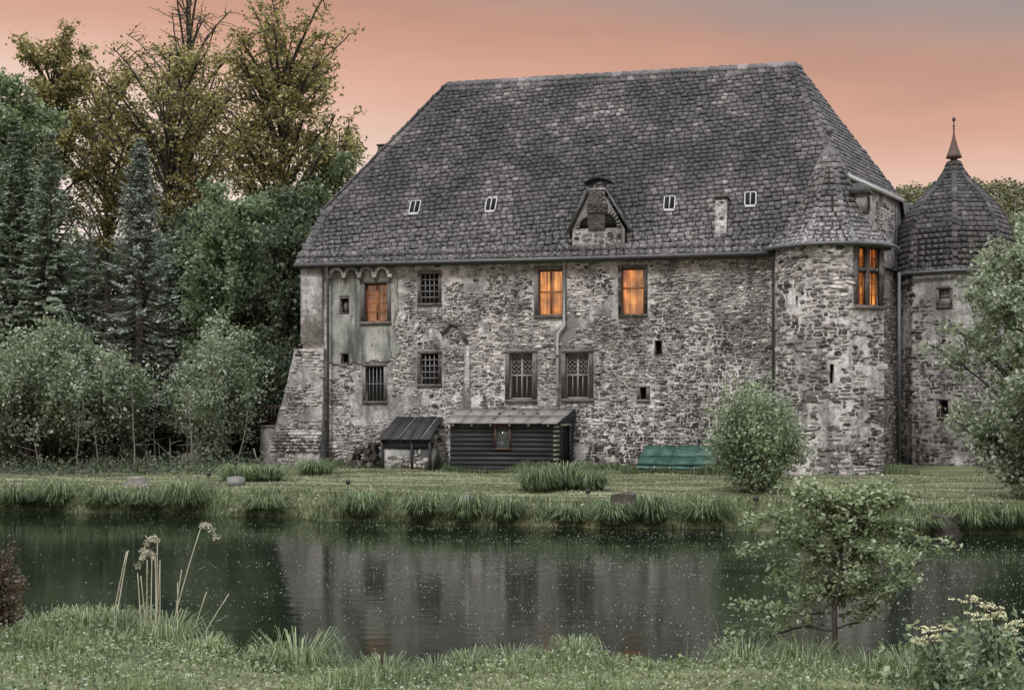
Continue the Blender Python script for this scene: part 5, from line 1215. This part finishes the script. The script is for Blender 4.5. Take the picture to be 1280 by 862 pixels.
def S(x, Y, ytop, wpx, label, seed, **kw):
    b = tb(x, Y); return spruce(kw.pop('nm', 'spruce'), b, label, ht(ytop, Y, b), wpx*Y/FPX/2, seed, **kw)
S(175, 54, 172, 150, 'blue-grey spruce with bare pale lower trunk and dead hanging boughs', 81, cb=.16, dead=.85, deadtop=.60, whorls=54, per=10, sprays=26)
S(62, 57, 165, 120, 'slim fir with a long pale bare stem', 82, cb=.45, mat='needle_green', whorls=34, per=8, sprays=18, nm='fir')
S(18, 58, 150, 170, 'dense green fir at the edge of the wood beside the slim-stemmed fir', 83, cb=.05, mat='needle_green', whorls=54, per=12, sprays=28, nm='fir')
S(112, 61, 232, 60, 'small pale young pine between slim fir and grey spruce', 84, cb=.3, mat='needle', whorls=26, per=7, sprays=12, nm='young_pine')
S(210, 60, 300, 120, 'dark shaded spruce beneath the broad olive tree', 85, cb=.08, mat='needle_green', whorls=34, per=9, sprays=16)
def SH(x, Y, ytop, wpx, label, leafmat, seed, **kw):
    b = tb(x, Y); return shrub(kw.pop('nm', 'shrub'), b, label, 'shrub', leafmat, ht(ytop, Y, b), wpx*Y/FPX/2, seed, group=kw.pop('group', 'shrubs edging the wood'), **kw)
SH(40, 50, 388, 170, 'big pale-leaved shrub at the very edge of the wood', 'leaf_pale', 91, stems=22, nsub=14, leaves=13, lsize=.15, sig=.22, low=.3, rs=.05)
SH(128, 51, 412, 140, 'pale-leaved shrub with thin grey stems in front of the grey spruce', 'leaf_pale', 92, stems=20, nsub=13, leaves=12, lsize=.15, sig=.2, low=.32, rs=.05)
SH(268, 52, 392, 125, 'rounded fresh green shrub between grey spruce and house', 'leaf_pale', 93, stems=22, nsub=14, leaves=13, lsize=.14, sig=.2, low=.2, rs=.04)
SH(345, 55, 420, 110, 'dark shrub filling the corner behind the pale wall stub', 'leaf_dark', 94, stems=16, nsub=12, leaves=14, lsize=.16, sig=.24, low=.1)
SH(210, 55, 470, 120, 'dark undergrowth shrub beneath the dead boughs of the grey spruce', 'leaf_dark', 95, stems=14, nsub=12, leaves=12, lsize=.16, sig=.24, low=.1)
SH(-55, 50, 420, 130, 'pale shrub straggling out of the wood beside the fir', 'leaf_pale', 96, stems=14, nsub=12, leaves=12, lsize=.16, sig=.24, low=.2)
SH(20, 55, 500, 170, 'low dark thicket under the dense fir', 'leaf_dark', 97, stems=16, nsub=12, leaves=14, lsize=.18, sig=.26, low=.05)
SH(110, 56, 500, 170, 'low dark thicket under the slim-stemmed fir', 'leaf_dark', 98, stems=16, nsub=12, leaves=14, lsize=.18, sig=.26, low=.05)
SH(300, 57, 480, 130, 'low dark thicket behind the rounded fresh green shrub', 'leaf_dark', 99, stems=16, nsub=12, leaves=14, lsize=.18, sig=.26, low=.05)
# thin saplings and brushwood along the wood's edge
for i in range(16):
    x = -10 + i*20 + random.uniform(-8, 8); y = random.uniform(582, 592); p = gp(x, y); p.z = float(ground_z(p.x, p.y)); hh = random.uniform(1.2, 3.6)
    r = random.Random(i); tbs = [(wob_path((0, 0, -.1), (r.uniform(-.5, .5), r.uniform(-.3, .3), hh), 6, .05, r), [.035*(1 - .7*j/6) for j in range(7)], 5)]
    for k in range(5):
        q = tbs[0][0][2 + k % 4]; tbs.append((wob_path(q, q + np.array([r.gauss(0, .5), r.gauss(0, .4), r.uniform(-.2, .5)]), 3, .15, r), [.012, .01, .007, .004], 3))
    o = build_tubes('sapling', tbs, M['bark_pale'] if i % 2 else M['bark'], None); o.location = p
    tag(o, 'thin leafless sapling stem standing along the foot of the wood', 'sapling', 'saplings along the foot of the wood')
m = MB(); r = random.Random(5)
for i in range(420):
    x = r.uniform(-60, 325); y = r.uniform(576, 592); p = gp(x, y); z0 = float(ground_z(p.x, p.y)); d = np.array([r.gauss(0, .5), r.gauss(0, .35), abs(r.gauss(.25, .35))]); a = np.array([p.x, p.y, z0])
    m.tube(wob_path(a, a + d*r.uniform(.6, 1.6), 3, .15, r), [.018, .014, .01, .005], 3, cap=False)
tag(m.build('brushwood', M['bark_pale']), 'tangle of dead twigs along the foot of the wood', 'brushwood', kind='stuff')
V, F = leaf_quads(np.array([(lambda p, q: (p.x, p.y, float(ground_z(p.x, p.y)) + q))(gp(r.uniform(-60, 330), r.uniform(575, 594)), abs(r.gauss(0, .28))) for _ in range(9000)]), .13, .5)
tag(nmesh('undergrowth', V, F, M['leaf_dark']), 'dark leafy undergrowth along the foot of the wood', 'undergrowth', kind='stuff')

# ------------------------------------------------------------------ right-hand trees and bushes
b = tb(1306, 34.0)
tree('bankside_tree', b, 'leafy green tree hanging in front of the bell-roofed tower', 'tree', 'leaf_pale', 7.1, 2.4, .02, 7, 10, .13, .16, shape='dome', ntarget=90, nsub=11, rtrunk=.14, sub=.2)
b = tb(1262, 72); tree('background_tree', b, 'pale green tree behind the bell-roofed tower', 'tree', 'leaf_pale', ht(262, 72, b), 3.4, .2, 12, 12, .22, .3, shape='dome', nsub=8, rtrunk=.2)
b = tb(1340, 60); tree('background_tree', b, 'dark green tree standing well to the right of the tower', 'tree', 'leaf_dark', ht(270, 60, b), 3.4, .1, 13, 12, .22, .3, shape='dome', nsub=8, rtrunk=.2)
p = gp(945, 614); p.z = float(ground_z(p.x, p.y))
shrub('round_bush', p, 'rounded many-stemmed green bush on the lawn in front of the turret', 'bush', 'leaf_green', 3.45, 1.32, 55, 38, 7, .10, .16, 'bark_pale', low=.16, nsub=13, rs=.03, zpow=.95)

# ------------------------------------------------------------------ far wood on the hill
C = []; 
for i in range(1400):
    y = rng.uniform(190, 415); x = (rng.uniform(1060, 1400) - CX)/FPX*y if i < 1150 else rng.uniform(-60, 330); z = float(hill_z(x, y) + ground_z(x, y)) - .5
    s = rng.uniform(2.0, 4.6); n = 90; d = unitv(rng.normal(size=(n, 3))); d[:, 2] = np.abs(d[:, 2])*1.2 - .1
    C.append(np.array([x, y, z + s*.6]) + d*s*rng.uniform(.75, 1.05, (n, 1)))
V, F = leaf_quads(np.vstack(C), .95, .8, .8)
tag(nmesh('hill_wood', V, F, M['hill_leaf']), 'far-off yellow-green wood covering the hill behind the towers', 'wood', kind='stuff')
rr = random.Random(3)
for i in range(9):
    x = 1235 + i*12 + rr.uniform(-5, 5); Y = rr.uniform(180, 230); q = Vector(((x - CX)/FPX*Y, Y, 0)); q.z = float(ground_z(q.x, q.y) + hill_z(q.x, q.y)) - .8
    spruce('far_conifer', q, 'dark conifer on the hillside behind the bell-roofed tower', max(6, CAM_H + (HY - rr.uniform(240, 262))/FPX*Y - q.z), 3.2, 300 + i, .05, 'needle_green', 16, group='conifers on the hillside', per=7, sprays=7)

# ------------------------------------------------------------------ grass, tussocks
def scat(n, x0, x1, y0, y1): return rng.uniform(x0, x1, n), rng.uniform(y0, y1, n)
# lawn between pond and house
x, y = scat(110000, -28, 26, 29, 60); fe_ = far_edge(x); Pq = np.stack([x, y], 1)
loc = (Pq - np.array([HO.x, HO.y])); lu = loc @ np.array([HU.x, HU.y]); lv = loc @ np.array([HV.x, HV.y])
ok = (y > fe_ + .1) & ~((lv > -.05) & (lu > -1.2)) & (np.abs(x) < y*.47 + 1)
x, y = x[ok], y[ok]; P = np.stack([x, y, ground_z(x, y) - .01], 1)
V, F = blades(P, .03, .10, .012, .7); tag(nmesh('lawn_grass', V, F, M['lawn']), 'short mown grass of the lawn below the house', 'grass', kind='stuff')
# rough fringe at foot of walls and along the bank
us = rng.uniform(-2.5, 23, 9000); vs = -np.abs(rng.normal(0, .45, 9000)) - .05; Pf = np.stack([HO.x + HU.x*us + HV.x*vs, HO.y + HU.y*us + HV.y*vs], 1)
vs2 = -2.15 - np.abs(rng.normal(0, .25, 3500)); us2 = rng.uniform(su0 - .2, su1 + .5, 3500); Pf2 = np.stack([HO.x + HU.x*us2 + HV.x*vs2, HO.y + HU.y*us2 + HV.y*vs2], 1)
us3 = rng.uniform(gu0 - .6, gu1 + 1.0, 2500); vs3 = -1.95 - np.abs(rng.normal(0, .2, 2500)); Pf3 = np.stack([HO.x + HU.x*us3 + HV.x*vs3, HO.y + HU.y*us3 + HV.y*vs3], 1)
xb = rng.uniform(-24, 22, 15000); yb = far_edge(xb) + rng.gamma(1.4, .3, 15000) - .1
Pt = np.vstack([Pf, Pf2, Pf3]); Pt = np.stack([Pt[:, 0], Pt[:, 1], ground_z(Pt[:, 0], Pt[:, 1]) - .02], 1); tk = np.array([nz2(a*.9, b_*.9, 70) for a, b_ in Pt[:, :2]])[:, None]
V, F = blades(Pt, .12 + 0*tk, .34 + .45*np.clip(tk, -.3, .8), .012, .4); tag(nmesh('wall_foot_grass', V, F, M['sedge']), 'tall uncut grass along the foot of the walls and shed', 'grass', kind='stuff')
Pf = np.stack([xb, yb], 1); P = np.stack([Pf[:, 0], Pf[:, 1], ground_z(Pf[:, 0], Pf[:, 1]) - .02], 1)
V, F = blades(P, .08, .27, .014, .5); tag(nmesh('rough_grass', V, F, M['sedge']), 'rough uncut grass along the far pond bank', 'grass', kind='stuff')
def tussock(x, y, wpx, hpx, label, n=520, mat='sedge', name='sedge_tussock', cat='tussock', grp='tussocks on the far bank', mode='ground', bw=.013):
    if mode == 'ground': p = gp(x, y, 0)
    else:
        Y = 33.0 if mode == 'far' else 15.0
        for _ in range(8): Y = float(far_edge((x - CX)/FPX*Y)) + .12 if mode == 'far' else float(near_edge(np.float64((x - CX)/FPX*Y))) - y
        p = Vector(((x - CX)/FPX*Y, Y, 0))
    p.z = float(ground_z(p.x, p.y)) - .02; s = p.y/FPX; Rr = wpx*s/2; hh = hpx*s
    a = rng.uniform(0, 2*np.pi, n); q = np.sqrt(rng.uniform(0, 1, n))*Rr*.6; B = np.stack([np.cos(a)*q, np.sin(a)*q, np.zeros(n)], 1)
    h = hh*rng.uniform(.35, 1.3, (n, 1)); d = np.stack([np.cos(a), np.sin(a), np.zeros(n)], 1); out = Rr*rng.uniform(.3, 1.1, (n, 1)); w_ = np.stack([-np.sin(a), np.cos(a), np.zeros(n)], 1)*bw
    up = np.array([0, 0, 1.0]); m1 = B + d*out*.25 + up*h*.7; m2 = B + d*out*.65 + up*h*.95; t = B + d*out*1.05 + up*h*rng.uniform(.25, .75, (n, 1))
    V = np.stack([B - w_, B + w_, m1 + w_, m1 - w_, m2 + w_*.7, m2 - w_*.7, t], 1).reshape(-1, 3); b = np.arange(n)[:, None]*7
    F = [tuple(r_) for r_ in np.concatenate([b + np.array([[0, 1, 2, 3]]), b + np.array([[3, 2, 4, 5]])])] + [tuple(r_) for r_ in b + np.array([[5, 4, 6]])]
    o = nmesh(name, V, F, M[mat]); o.location = p; tag(o, label, cat, grp)
for i, (x, y, wp, hp) in enumerate(((20, 634, 60, 26), (75, 638, 60, 30), (130, 640, 55, 28), (180, 641, 60, 30), (232, 642, 62, 32), (330, 648, 60, 24), (452, 650, 52, 32), (530, 653, 62, 30), (585, 655, 50, 30), (632, 656, 52, 34), (715, 658, 55, 24), (765, 660, 50, 26), (815, 661, 56, 34), (885, 664, 62, 28), (1150, 667, 70, 24), (1215, 669, 70, 28), (1260, 669, 60, 26))):
    tussock(x, y, wp*random.uniform(.9, 1.15), hp*random.uniform(.65, .95), 'arching green sedge tussock overhanging the far waterline', 480, mode='far')
for i, (x, y, wp, hp) in enumerate(((672, 614, 60, 26), (706, 612, 70, 30), (738, 614, 50, 22))): tussock(x, y, wp, hp, 'tall grass clump left unmown on the lawn between shed and bin', 520, 'sedge', 'grass_clump', 'grass', 'unmown grass clumps on the lawn')
for i, (x, y, wp, hp) in enumerate(((300, 602, 70, 18), (335, 601, 55, 17), (395, 592, 60, 18))): tussock(x, y, wp, hp, 'leafy unmown grass clump on the lawn below the buttress', 420, 'sedge', 'grass_clump', 'grass', 'unmown grass clumps below the buttress')
for i, (x, bk, wp, hp) in enumerate(((372, .3, 100, 62), (335, .25, 60, 48), (405, .2, 60, 44), (150, .3, 80, 52), (205, .4, 90, 48), (60, .3, 90, 44), (110, .5, 70, 40), (255, .3, 60, 44), (640, .3, 70, 36), (545, .3, 60, 38), (590, .5, 50, 34), (480, .4, 60, 36), (720, .4, 60, 34), (930, .3, 90, 48), (1010, .4, 90, 48), (1090, .3, 90, 50), (1140, .5, 80, 50))):
    tussock(x, bk + .55, wp*1.1, hp*.95, 'lush arching grass tuft at the near waterline', 380, 'grass', 'grass_tuft', 'grass', 'grass tufts at the near waterline', 'near', .0055)
# near bank meadow
x, y = scat(170000, -12, 12, 10.5, 17.5); ok = (y < near_edge(x) + .35) & (np.abs(x) < y*.42 + 4) & ((np.abs(x) < y*.42 + .6) | (rng.uniform(0, 1, len(x)) < .35)); x, y = x[ok], y[ok]
dens = np.array([nz2(a*.7, b_*.9, 3) for a, b_ in zip(x, y)]); ok = rng.uniform(-.6, .5, len(x)) < dens + .25; x, y, dens = x[ok], y[ok], dens[ok]
P = np.stack([x, y, ground_z(x, y) - .02], 1); hk = np.clip(.55 + 1.3*dens, .35, 1.5)[:, None]; V, F = blades(P, .07*hk, .24*hk, .006, .5); tag(nmesh('meadow_grass', V, F, M['grass']), 'meadow grass on the near pond bank', 'grass', kind='stuff')
x = rng.uniform(-8, 8, 9000); y = near_edge(x) + rng.normal(-.35, .3, 9000); P = np.stack([x, y, ground_z(x, y) - .02], 1)
tall = (.5 + .5*np.array([nz2(a*.9, 2, 8) for a in x])); P = P[rng.uniform(-.35, .3, len(x)) < np.array([nz2(a*1.1, 2, 8) for a in x])]; V, F = blades(P, .15, .45, .0055, .35); tag(nmesh('bank_grass', V, F, M['grass']), 'taller seeding grass along the near waterline', 'grass', kind='stuff')
for i, (x, bk, hh, rr2) in enumerate(((150, .9, .42, .28), (215, .8, .38, .3), (262, .9, .34, .26), (60, .9, .36, .3), (95, 1.3, .3, .3), (320, 1.0, .34, .24), (455, .8, .26, .22), (860, .8, .28, .26), (985, .8, .36, .3), (1110, .9, .36, .3))):
    Y = 15.0
    for _ in range(8): Y = float(near_edge(np.float64((x - CX)/FPX*Y))) - bk
    q = Vector(((x - CX)/FPX*Y, Y, 0)); q.z = float(ground_z(q.x, q.y)) - .02
    shrub('leafy_weed', q, 'leafy green weed among the grass of the near bank', 'weed', 'grass', hh, rr2, 400 + i, 10, 7, .045, .045, 'sedge', 'weeds on the near bank', low=.15, nsub=6, rs=.006)
# clover-like broad leaves and small white flowers in the meadow
x, y = scat(26000, -7, 7, 11, 16); ok = (y < near_edge(x) - .2); x, y = x[ok], y[ok]
V, F = leaf_quads(np.stack([x, y, ground_z(x, y) + rng.uniform(.02, .10, len(x))], 1), .04, 1.4, .8); tag(nmesh('clover', V, F, M['grass']), 'low broad-leaved herbs among the meadow grass', 'herbs', kind='stuff')
x, y = scat(1900, -7, 7, 11, 15.5); dn = np.array([nz2(a*.55 + 3, b_*.8, 20) for a, b_ in zip(x, y)]); ok = (dn + .25 - .06*x > rng.uniform(-.2, .7, len(x))) & (y < near_edge(x) - .5); x, y = x[ok], y[ok]
ctr = np.stack([x, y, ground_z(x, y) + rng.uniform(.08, .16, len(x))], 1); Cc = np.repeat(ctr, 5, 0) + rng.normal(0, .011, (len(x)*5, 3))
V, F = leaf_quads(Cc, .016, 1.6, .8); tag(nmesh('white_flowers', V, F, M['petal']), 'tiny white meadow flowers scattered through the near grass', 'flowers', kind='stuff')
xh, yh = scat(1100, -24, 22, 29, 40); ok = (yh > far_edge(xh)) & (yh < far_edge(xh) + 2.4); xh, yh = xh[ok], yh[ok]
V, F = leaf_quads(np.repeat(np.stack([xh, yh, ground_z(xh, yh) + .16], 1), 3, 0) + rng.normal(0, .05, (len(xh)*3, 3)), .05, 1.6); tag(nmesh('bank_flowers', V, F, M['petal']), 'small pale flowers along the far bank', 'flowers', kind='stuff')

# ------------------------------------------------------------------ dry reeds at the near waterline
r = random.Random(9)
def gp2(x, Y): return Vector(((x - CX)/FPX*Y, Y, 0))
reeds = [(134, 783, 158, 690, 0, 0), (140, 783, 160, 688, 0, 0), (178, 782, 172, 716, 0, 0), (183, 782, 184, 700, 0, 0), (188, 782, 190, 690, 1, 0), (192, 782, 203, 672, 1, -.5), (196, 783, 194, 694, 0, 0), (186, 783, 176, 720, 0, 0), (200, 782, 200, 700, 0, 0), (205, 783, 245, 655, 1, .6), (214, 786, 222, 712, 0, .4), (222, 786, 222, 728, 0, 0), (228, 788, 258, 740, 0, 0), (226, 790, 285, 742, 0, .1), (193, 782, 200, 706, 0, 0)]
for i, (x0, y0, x1, y1, plume, bend) in enumerate(reeds):
    Y = 15.0 + r.uniform(-.2, .25); b = gp2(x0, Y); b.z = float(ground_z(b.x, b.y)) - .05; tip = at(x1, y1, Y + r.uniform(-.2, .2)); d = np.array(tip - b)
    o = empty('dry_reed', b, 'dry straw-coloured reed stalk rising from the near waterline', 'reed', 'dry reeds at the near waterline')
    P = [d*t + np.array([bend*.12*t*t, 0, .03*math.sin(3*t)]) for t in np.linspace(0, 1, 7)]
    MB().tube(P, [.009 - .0045*j/6 for j in range(7)], 5).build('stalk', M['straw'], o, True)
    if plume:
        tp_ = P[-1]; s = 1 if bend > 0 else -1; q = [tp_ + np.array([s*.16*t, 0, .05*math.sin(t*2.5) - .16*t*t]) for t in np.linspace(0, 1, 5)]
        MB().tube(q, [.004, .004, .004, .003, .002], 4).build('stalk_tip', M['straw'], o)
        V, F = leaf_quads(scatter(np.array(q), 34, .022) + np.array([0, 0, -.03]), .045, -.2, .22); tag(nmesh('plume', V, F, M['straw'], o), kind='stuff')

# ------------------------------------------------------------------ small spreading tree on the near bank (right)
b = gp2(1046, 14.2); b.z = float(ground_z(b.x, b.y)) - .03
sm_t = empty('small_tree', b, 'small spreading tree with pale glossy leaves leaning over the near bank', 'tree')
tubes = []; an = []; Y0 = 14.2
def lp_(x, y, dy=0): return np.array(at(x, y, Y0 + dy) - b)
tr = [np.array([0, 0, -.1]), lp_(1043, 760), lp_(1050, 720), lp_(1052, 680), lp_(1060, 645), lp_(1066, 612)]
tubes.append((tr, [.034, .029, .024, .019, .013, .007], 7))
limbs = [((1049, 715), [(1020, 690), (985, 672), (925, 690)], .4), ((1050, 705), [(1010, 665), (965, 645), (930, 655)], -.3), ((1052, 690), [(1030, 650), (1000, 625), (985, 612)], .3),
         ((1053, 680), [(1085, 650), (1110, 625), (1150, 615)], -.4), ((1050, 715), [(1090, 695), (1140, 675), (1190, 680)], .3), ((1048, 745), [(1080, 735), (1120, 720), (1170, 690)], .5),
         ((1047, 770), [(1085, 760), (1110, 735), (1150, 720)], -.3), ((1047, 765), [(1000, 765), (960, 760), (915, 757)], .2), ((1060, 650), [(1040, 625), (1020, 612), (1010, 604)], -.4), ((1060, 650), [(1080, 628), (1095, 612), (1110, 606)], .3),
         ((1050, 712), [(1030, 700), (1010, 705), (990, 725)], .7), ((1052, 690), [(1075, 680), (1100, 690), (1120, 705)], -.8), ((1052, 685), [(1040, 660), (1050, 640), (1040, 628)], 1.0), ((1050, 725), [(1075, 715), (1090, 720), (1105, 740)], .9), ((1055, 670), [(1075, 660), (1100, 655), (1135, 650)], .8)]
for st, pts, dy in limbs:
    P = [lp_(*st)] + [lp_(x, y, dy*(i+1)/len(pts)) for i, (x, y) in enumerate(pts)]
    Q = []
    for i in range(len(P)-1):
        for t in (0, .5): Q.append(P[i]*(1-t) + P[i+1]*t + np.array([r.gauss(0, .012) for _ in range(3)]))
    Q.append(P[-1]); tubes.append((Q, [.016*(1 - .8*j/(len(Q)-1)) + .003 for j in range(len(Q))], 5))
    for k in range(15):
        f = .22 + .78*(k + r.random())/15; j = min(int(f*(len(Q)-1)), len(Q)-2); q = Q[j] + (Q[j+1]-Q[j])*(f*(len(Q)-1)-j)
        e_ = q + np.array([r.gauss(0, .10), r.gauss(0, .12), r.gauss(.015, .05)]); tubes.append(([q, (q+e_)/2 + np.array([0, 0, .01]), e_], [.004, .003, .002], 3)); an += [q, (q+e_)/2, e_]
rs_ = random.Random(77)
for k in range(34):
    t = rs_.uniform(.18, .98); j = min(int(t*5), 4); st = tr[j]*(1-(t*5-j)) + tr[j+1]*(t*5-j); az = rs_.uniform(0, 6.283); L = rs_.uniform(.35, 1.05)*(1.1 - .55*t)
    en = st + np.array([math.cos(az)*L, math.sin(az)*L*.8, rs_.uniform(-.06, .42)*L]); Q = wob_path(st, en, 6, .07, rs_, .07); tubes.append((Q, [.009*(1 - .8*q_/6) + .002 for q_ in range(7)], 4))
    for q_ in range(10):
        f = .25 + .75*(q_ + rs_.random())/10; jj = min(int(f*6), 5); c_ = Q[jj]*(1-(f*6-jj)) + Q[jj+1]*(f*6-jj); e_ = c_ + np.array([rs_.gauss(0, .09), rs_.gauss(0, .09), rs_.gauss(.02, .06)]); tubes.append(([c_, e_], [.003, .0015], 3)); an += [c_, (c_+e_)/2, e_]
for pts, r0 in (([(1044, 788), (1012, 780), (975, 790), (930, 803), (900, 812)], .02), ([(1046, 786), (1075, 776), (1098, 758), (1108, 735)], .013)):
    Q = []
    for k in range(len(pts) - 1):
        for f in (0, .5): Q.append(lp_(pts[k][0]*(1-f) + pts[k+1][0]*f, pts[k][1]*(1-f) + pts[k+1][1]*f, .25*k) + np.array([rs_.gauss(0, .012) for _ in range(3)]))
    Q.append(lp_(*pts[-1], .25*len(pts))); tubes.append((Q, [r0*(1 - .75*k/(len(Q)-1)) for k in range(len(Q))], 6))
    for q_ in Q[2:]:
        for k in range(3): e_ = q_ + np.array([rs_.gauss(0, .10), rs_.gauss(0, .1), rs_.uniform(.0, .16)]); tubes.append(([q_, e_], [.003, .0015], 3)); an += [(q_+e_)/2, e_]
build_tubes('trunk', tubes, M['bark'], sm_t)
V, F = leaf_quads(scatter(np.array(an), 8, .05, .8), .062, 1.1, .55); nmesh('crown', V, F, M['leaf_bright'], sm_t)

# ------------------------------------------------------------------ flowering shrubs, lower right; dead dock at left
def umbel_plant(x, Y, heads, label, seed, w=.5, h=1.0, n=300):
    r = random.Random(seed); b = gp2(x, Y); b.z = float(ground_z(b.x, b.y)) - .03; o = empty('flowering_shrub', b, label, 'flowering shrub'); tubes = []; an = []
    for hx_, hy_ in heads:
        tip = np.array(at(hx_, hy_, Y + r.uniform(-.3, .3)) - b); P = wob_path((r.uniform(-.1, .1), 0, 0), tip, 5, .04, r, .03); tubes.append((P, [.011, .010, .009, .008, .006, .004], 5))
        F5 = []
        for c_ in range(12):
            e_ = tip + np.array([r.gauss(0, .055), r.gauss(0, .055), r.uniform(-.01, .05)]); tubes.append(([P[-2]*.3 + tip*.7, e_], [.003, .002], 3)); F5.append(e_)
        V, F = leaf_quads(scatter(np.array(F5), 22, .013, .5), .018, 1.5, .9); tag(nmesh('flower_head', V, F, M['umbel'], o), kind='stuff')
        for q in P[1:5]:
            for k in range(3): an.append(q + np.array([r.gauss(0, .10), r.gauss(0, .1), r.gauss(0, .05)]))
    for k in range(n//5): an.append(np.array([r.gauss(0, w*.5), r.gauss(0, w*.4), abs(r.gauss(.2, .22))*h]))
    build_tubes('stem_cluster', tubes, M['bark'], o); V, F = leaf_quads(scatter(np.array(an), 6, .045), .085, .8, .5); nmesh('foliage', V, F, M['leaf_green'], o)
umbel_plant(1180, 12.6, [(1160, 790), (1185, 785), (1172, 800), (1150, 803)], 'cream-flowered shrub beside the small spreading tree', 1, .55)
umbel_plant(1240, 12.2, [(1215, 752), (1232, 760), (1245, 770), (1220, 772), (1262, 790), (1272, 782)], 'taller cream-flowered shrub beyond its smaller neighbour along the near bank', 2, .75, 1.3, 420)
b = gp2(2, 14.6); b.z = float(ground_z(b.x, b.y)); shrub('withered_plant', b, 'withered reddish brown plant at the near waterline', 'plant', 'leaf_brown', .95, .22, 14, 9, 5, .05, .05, 'bark', low=.2, nsub=8, rs=.010)

# ------------------------------------------------------------------ pollen on the pond, twigs in the water
x, y = scat(42000, -15, 15, 15, 37); dn = np.array([1.6*nz2(a*.22, b_*1.1, 40) + .5*nz2(a*1.1, b_*3, 41) for a, b_ in zip(x, y)]); ok = (y < far_edge(x) - .3) & (y > near_edge(x)) & (rng.uniform(-.55, .6, len(x)) < dn + .05) & (rng.uniform(0, 1, len(x)) < .25 + .75*sm(-9, -1, x)); x, y = x[ok], y[ok]
n = len(x); V, F = leaf_quads(np.stack([x, y, np.full(n, WZ + .004)], 1), .019, .3, .8); tag(nmesh('floating_pollen', V, F, M['pollen']), 'pale specks of blossom floating on the pond', 'pollen', kind='stuff')
p = gp(615, 815, WZ); m = MB(); m.tube([(0, 0, -.3), (.12, 0, .1), (.2, .05, .32)], [.012, .01, .005], 5); m.tube([(.12, 0, .1), (.02, 0, .26), (-.06, 0, .3)], [.007, .005, .003], 4); m.tube([(.1, 0, .08), (.5, .1, .22), (.8, .1, .25)], [.008, .006, .003], 4)
o = m.build('dead_branch', M['bark']); o.location = p; tag(o, 'thin dead branch sticking out of the pond near the bank', 'branch')
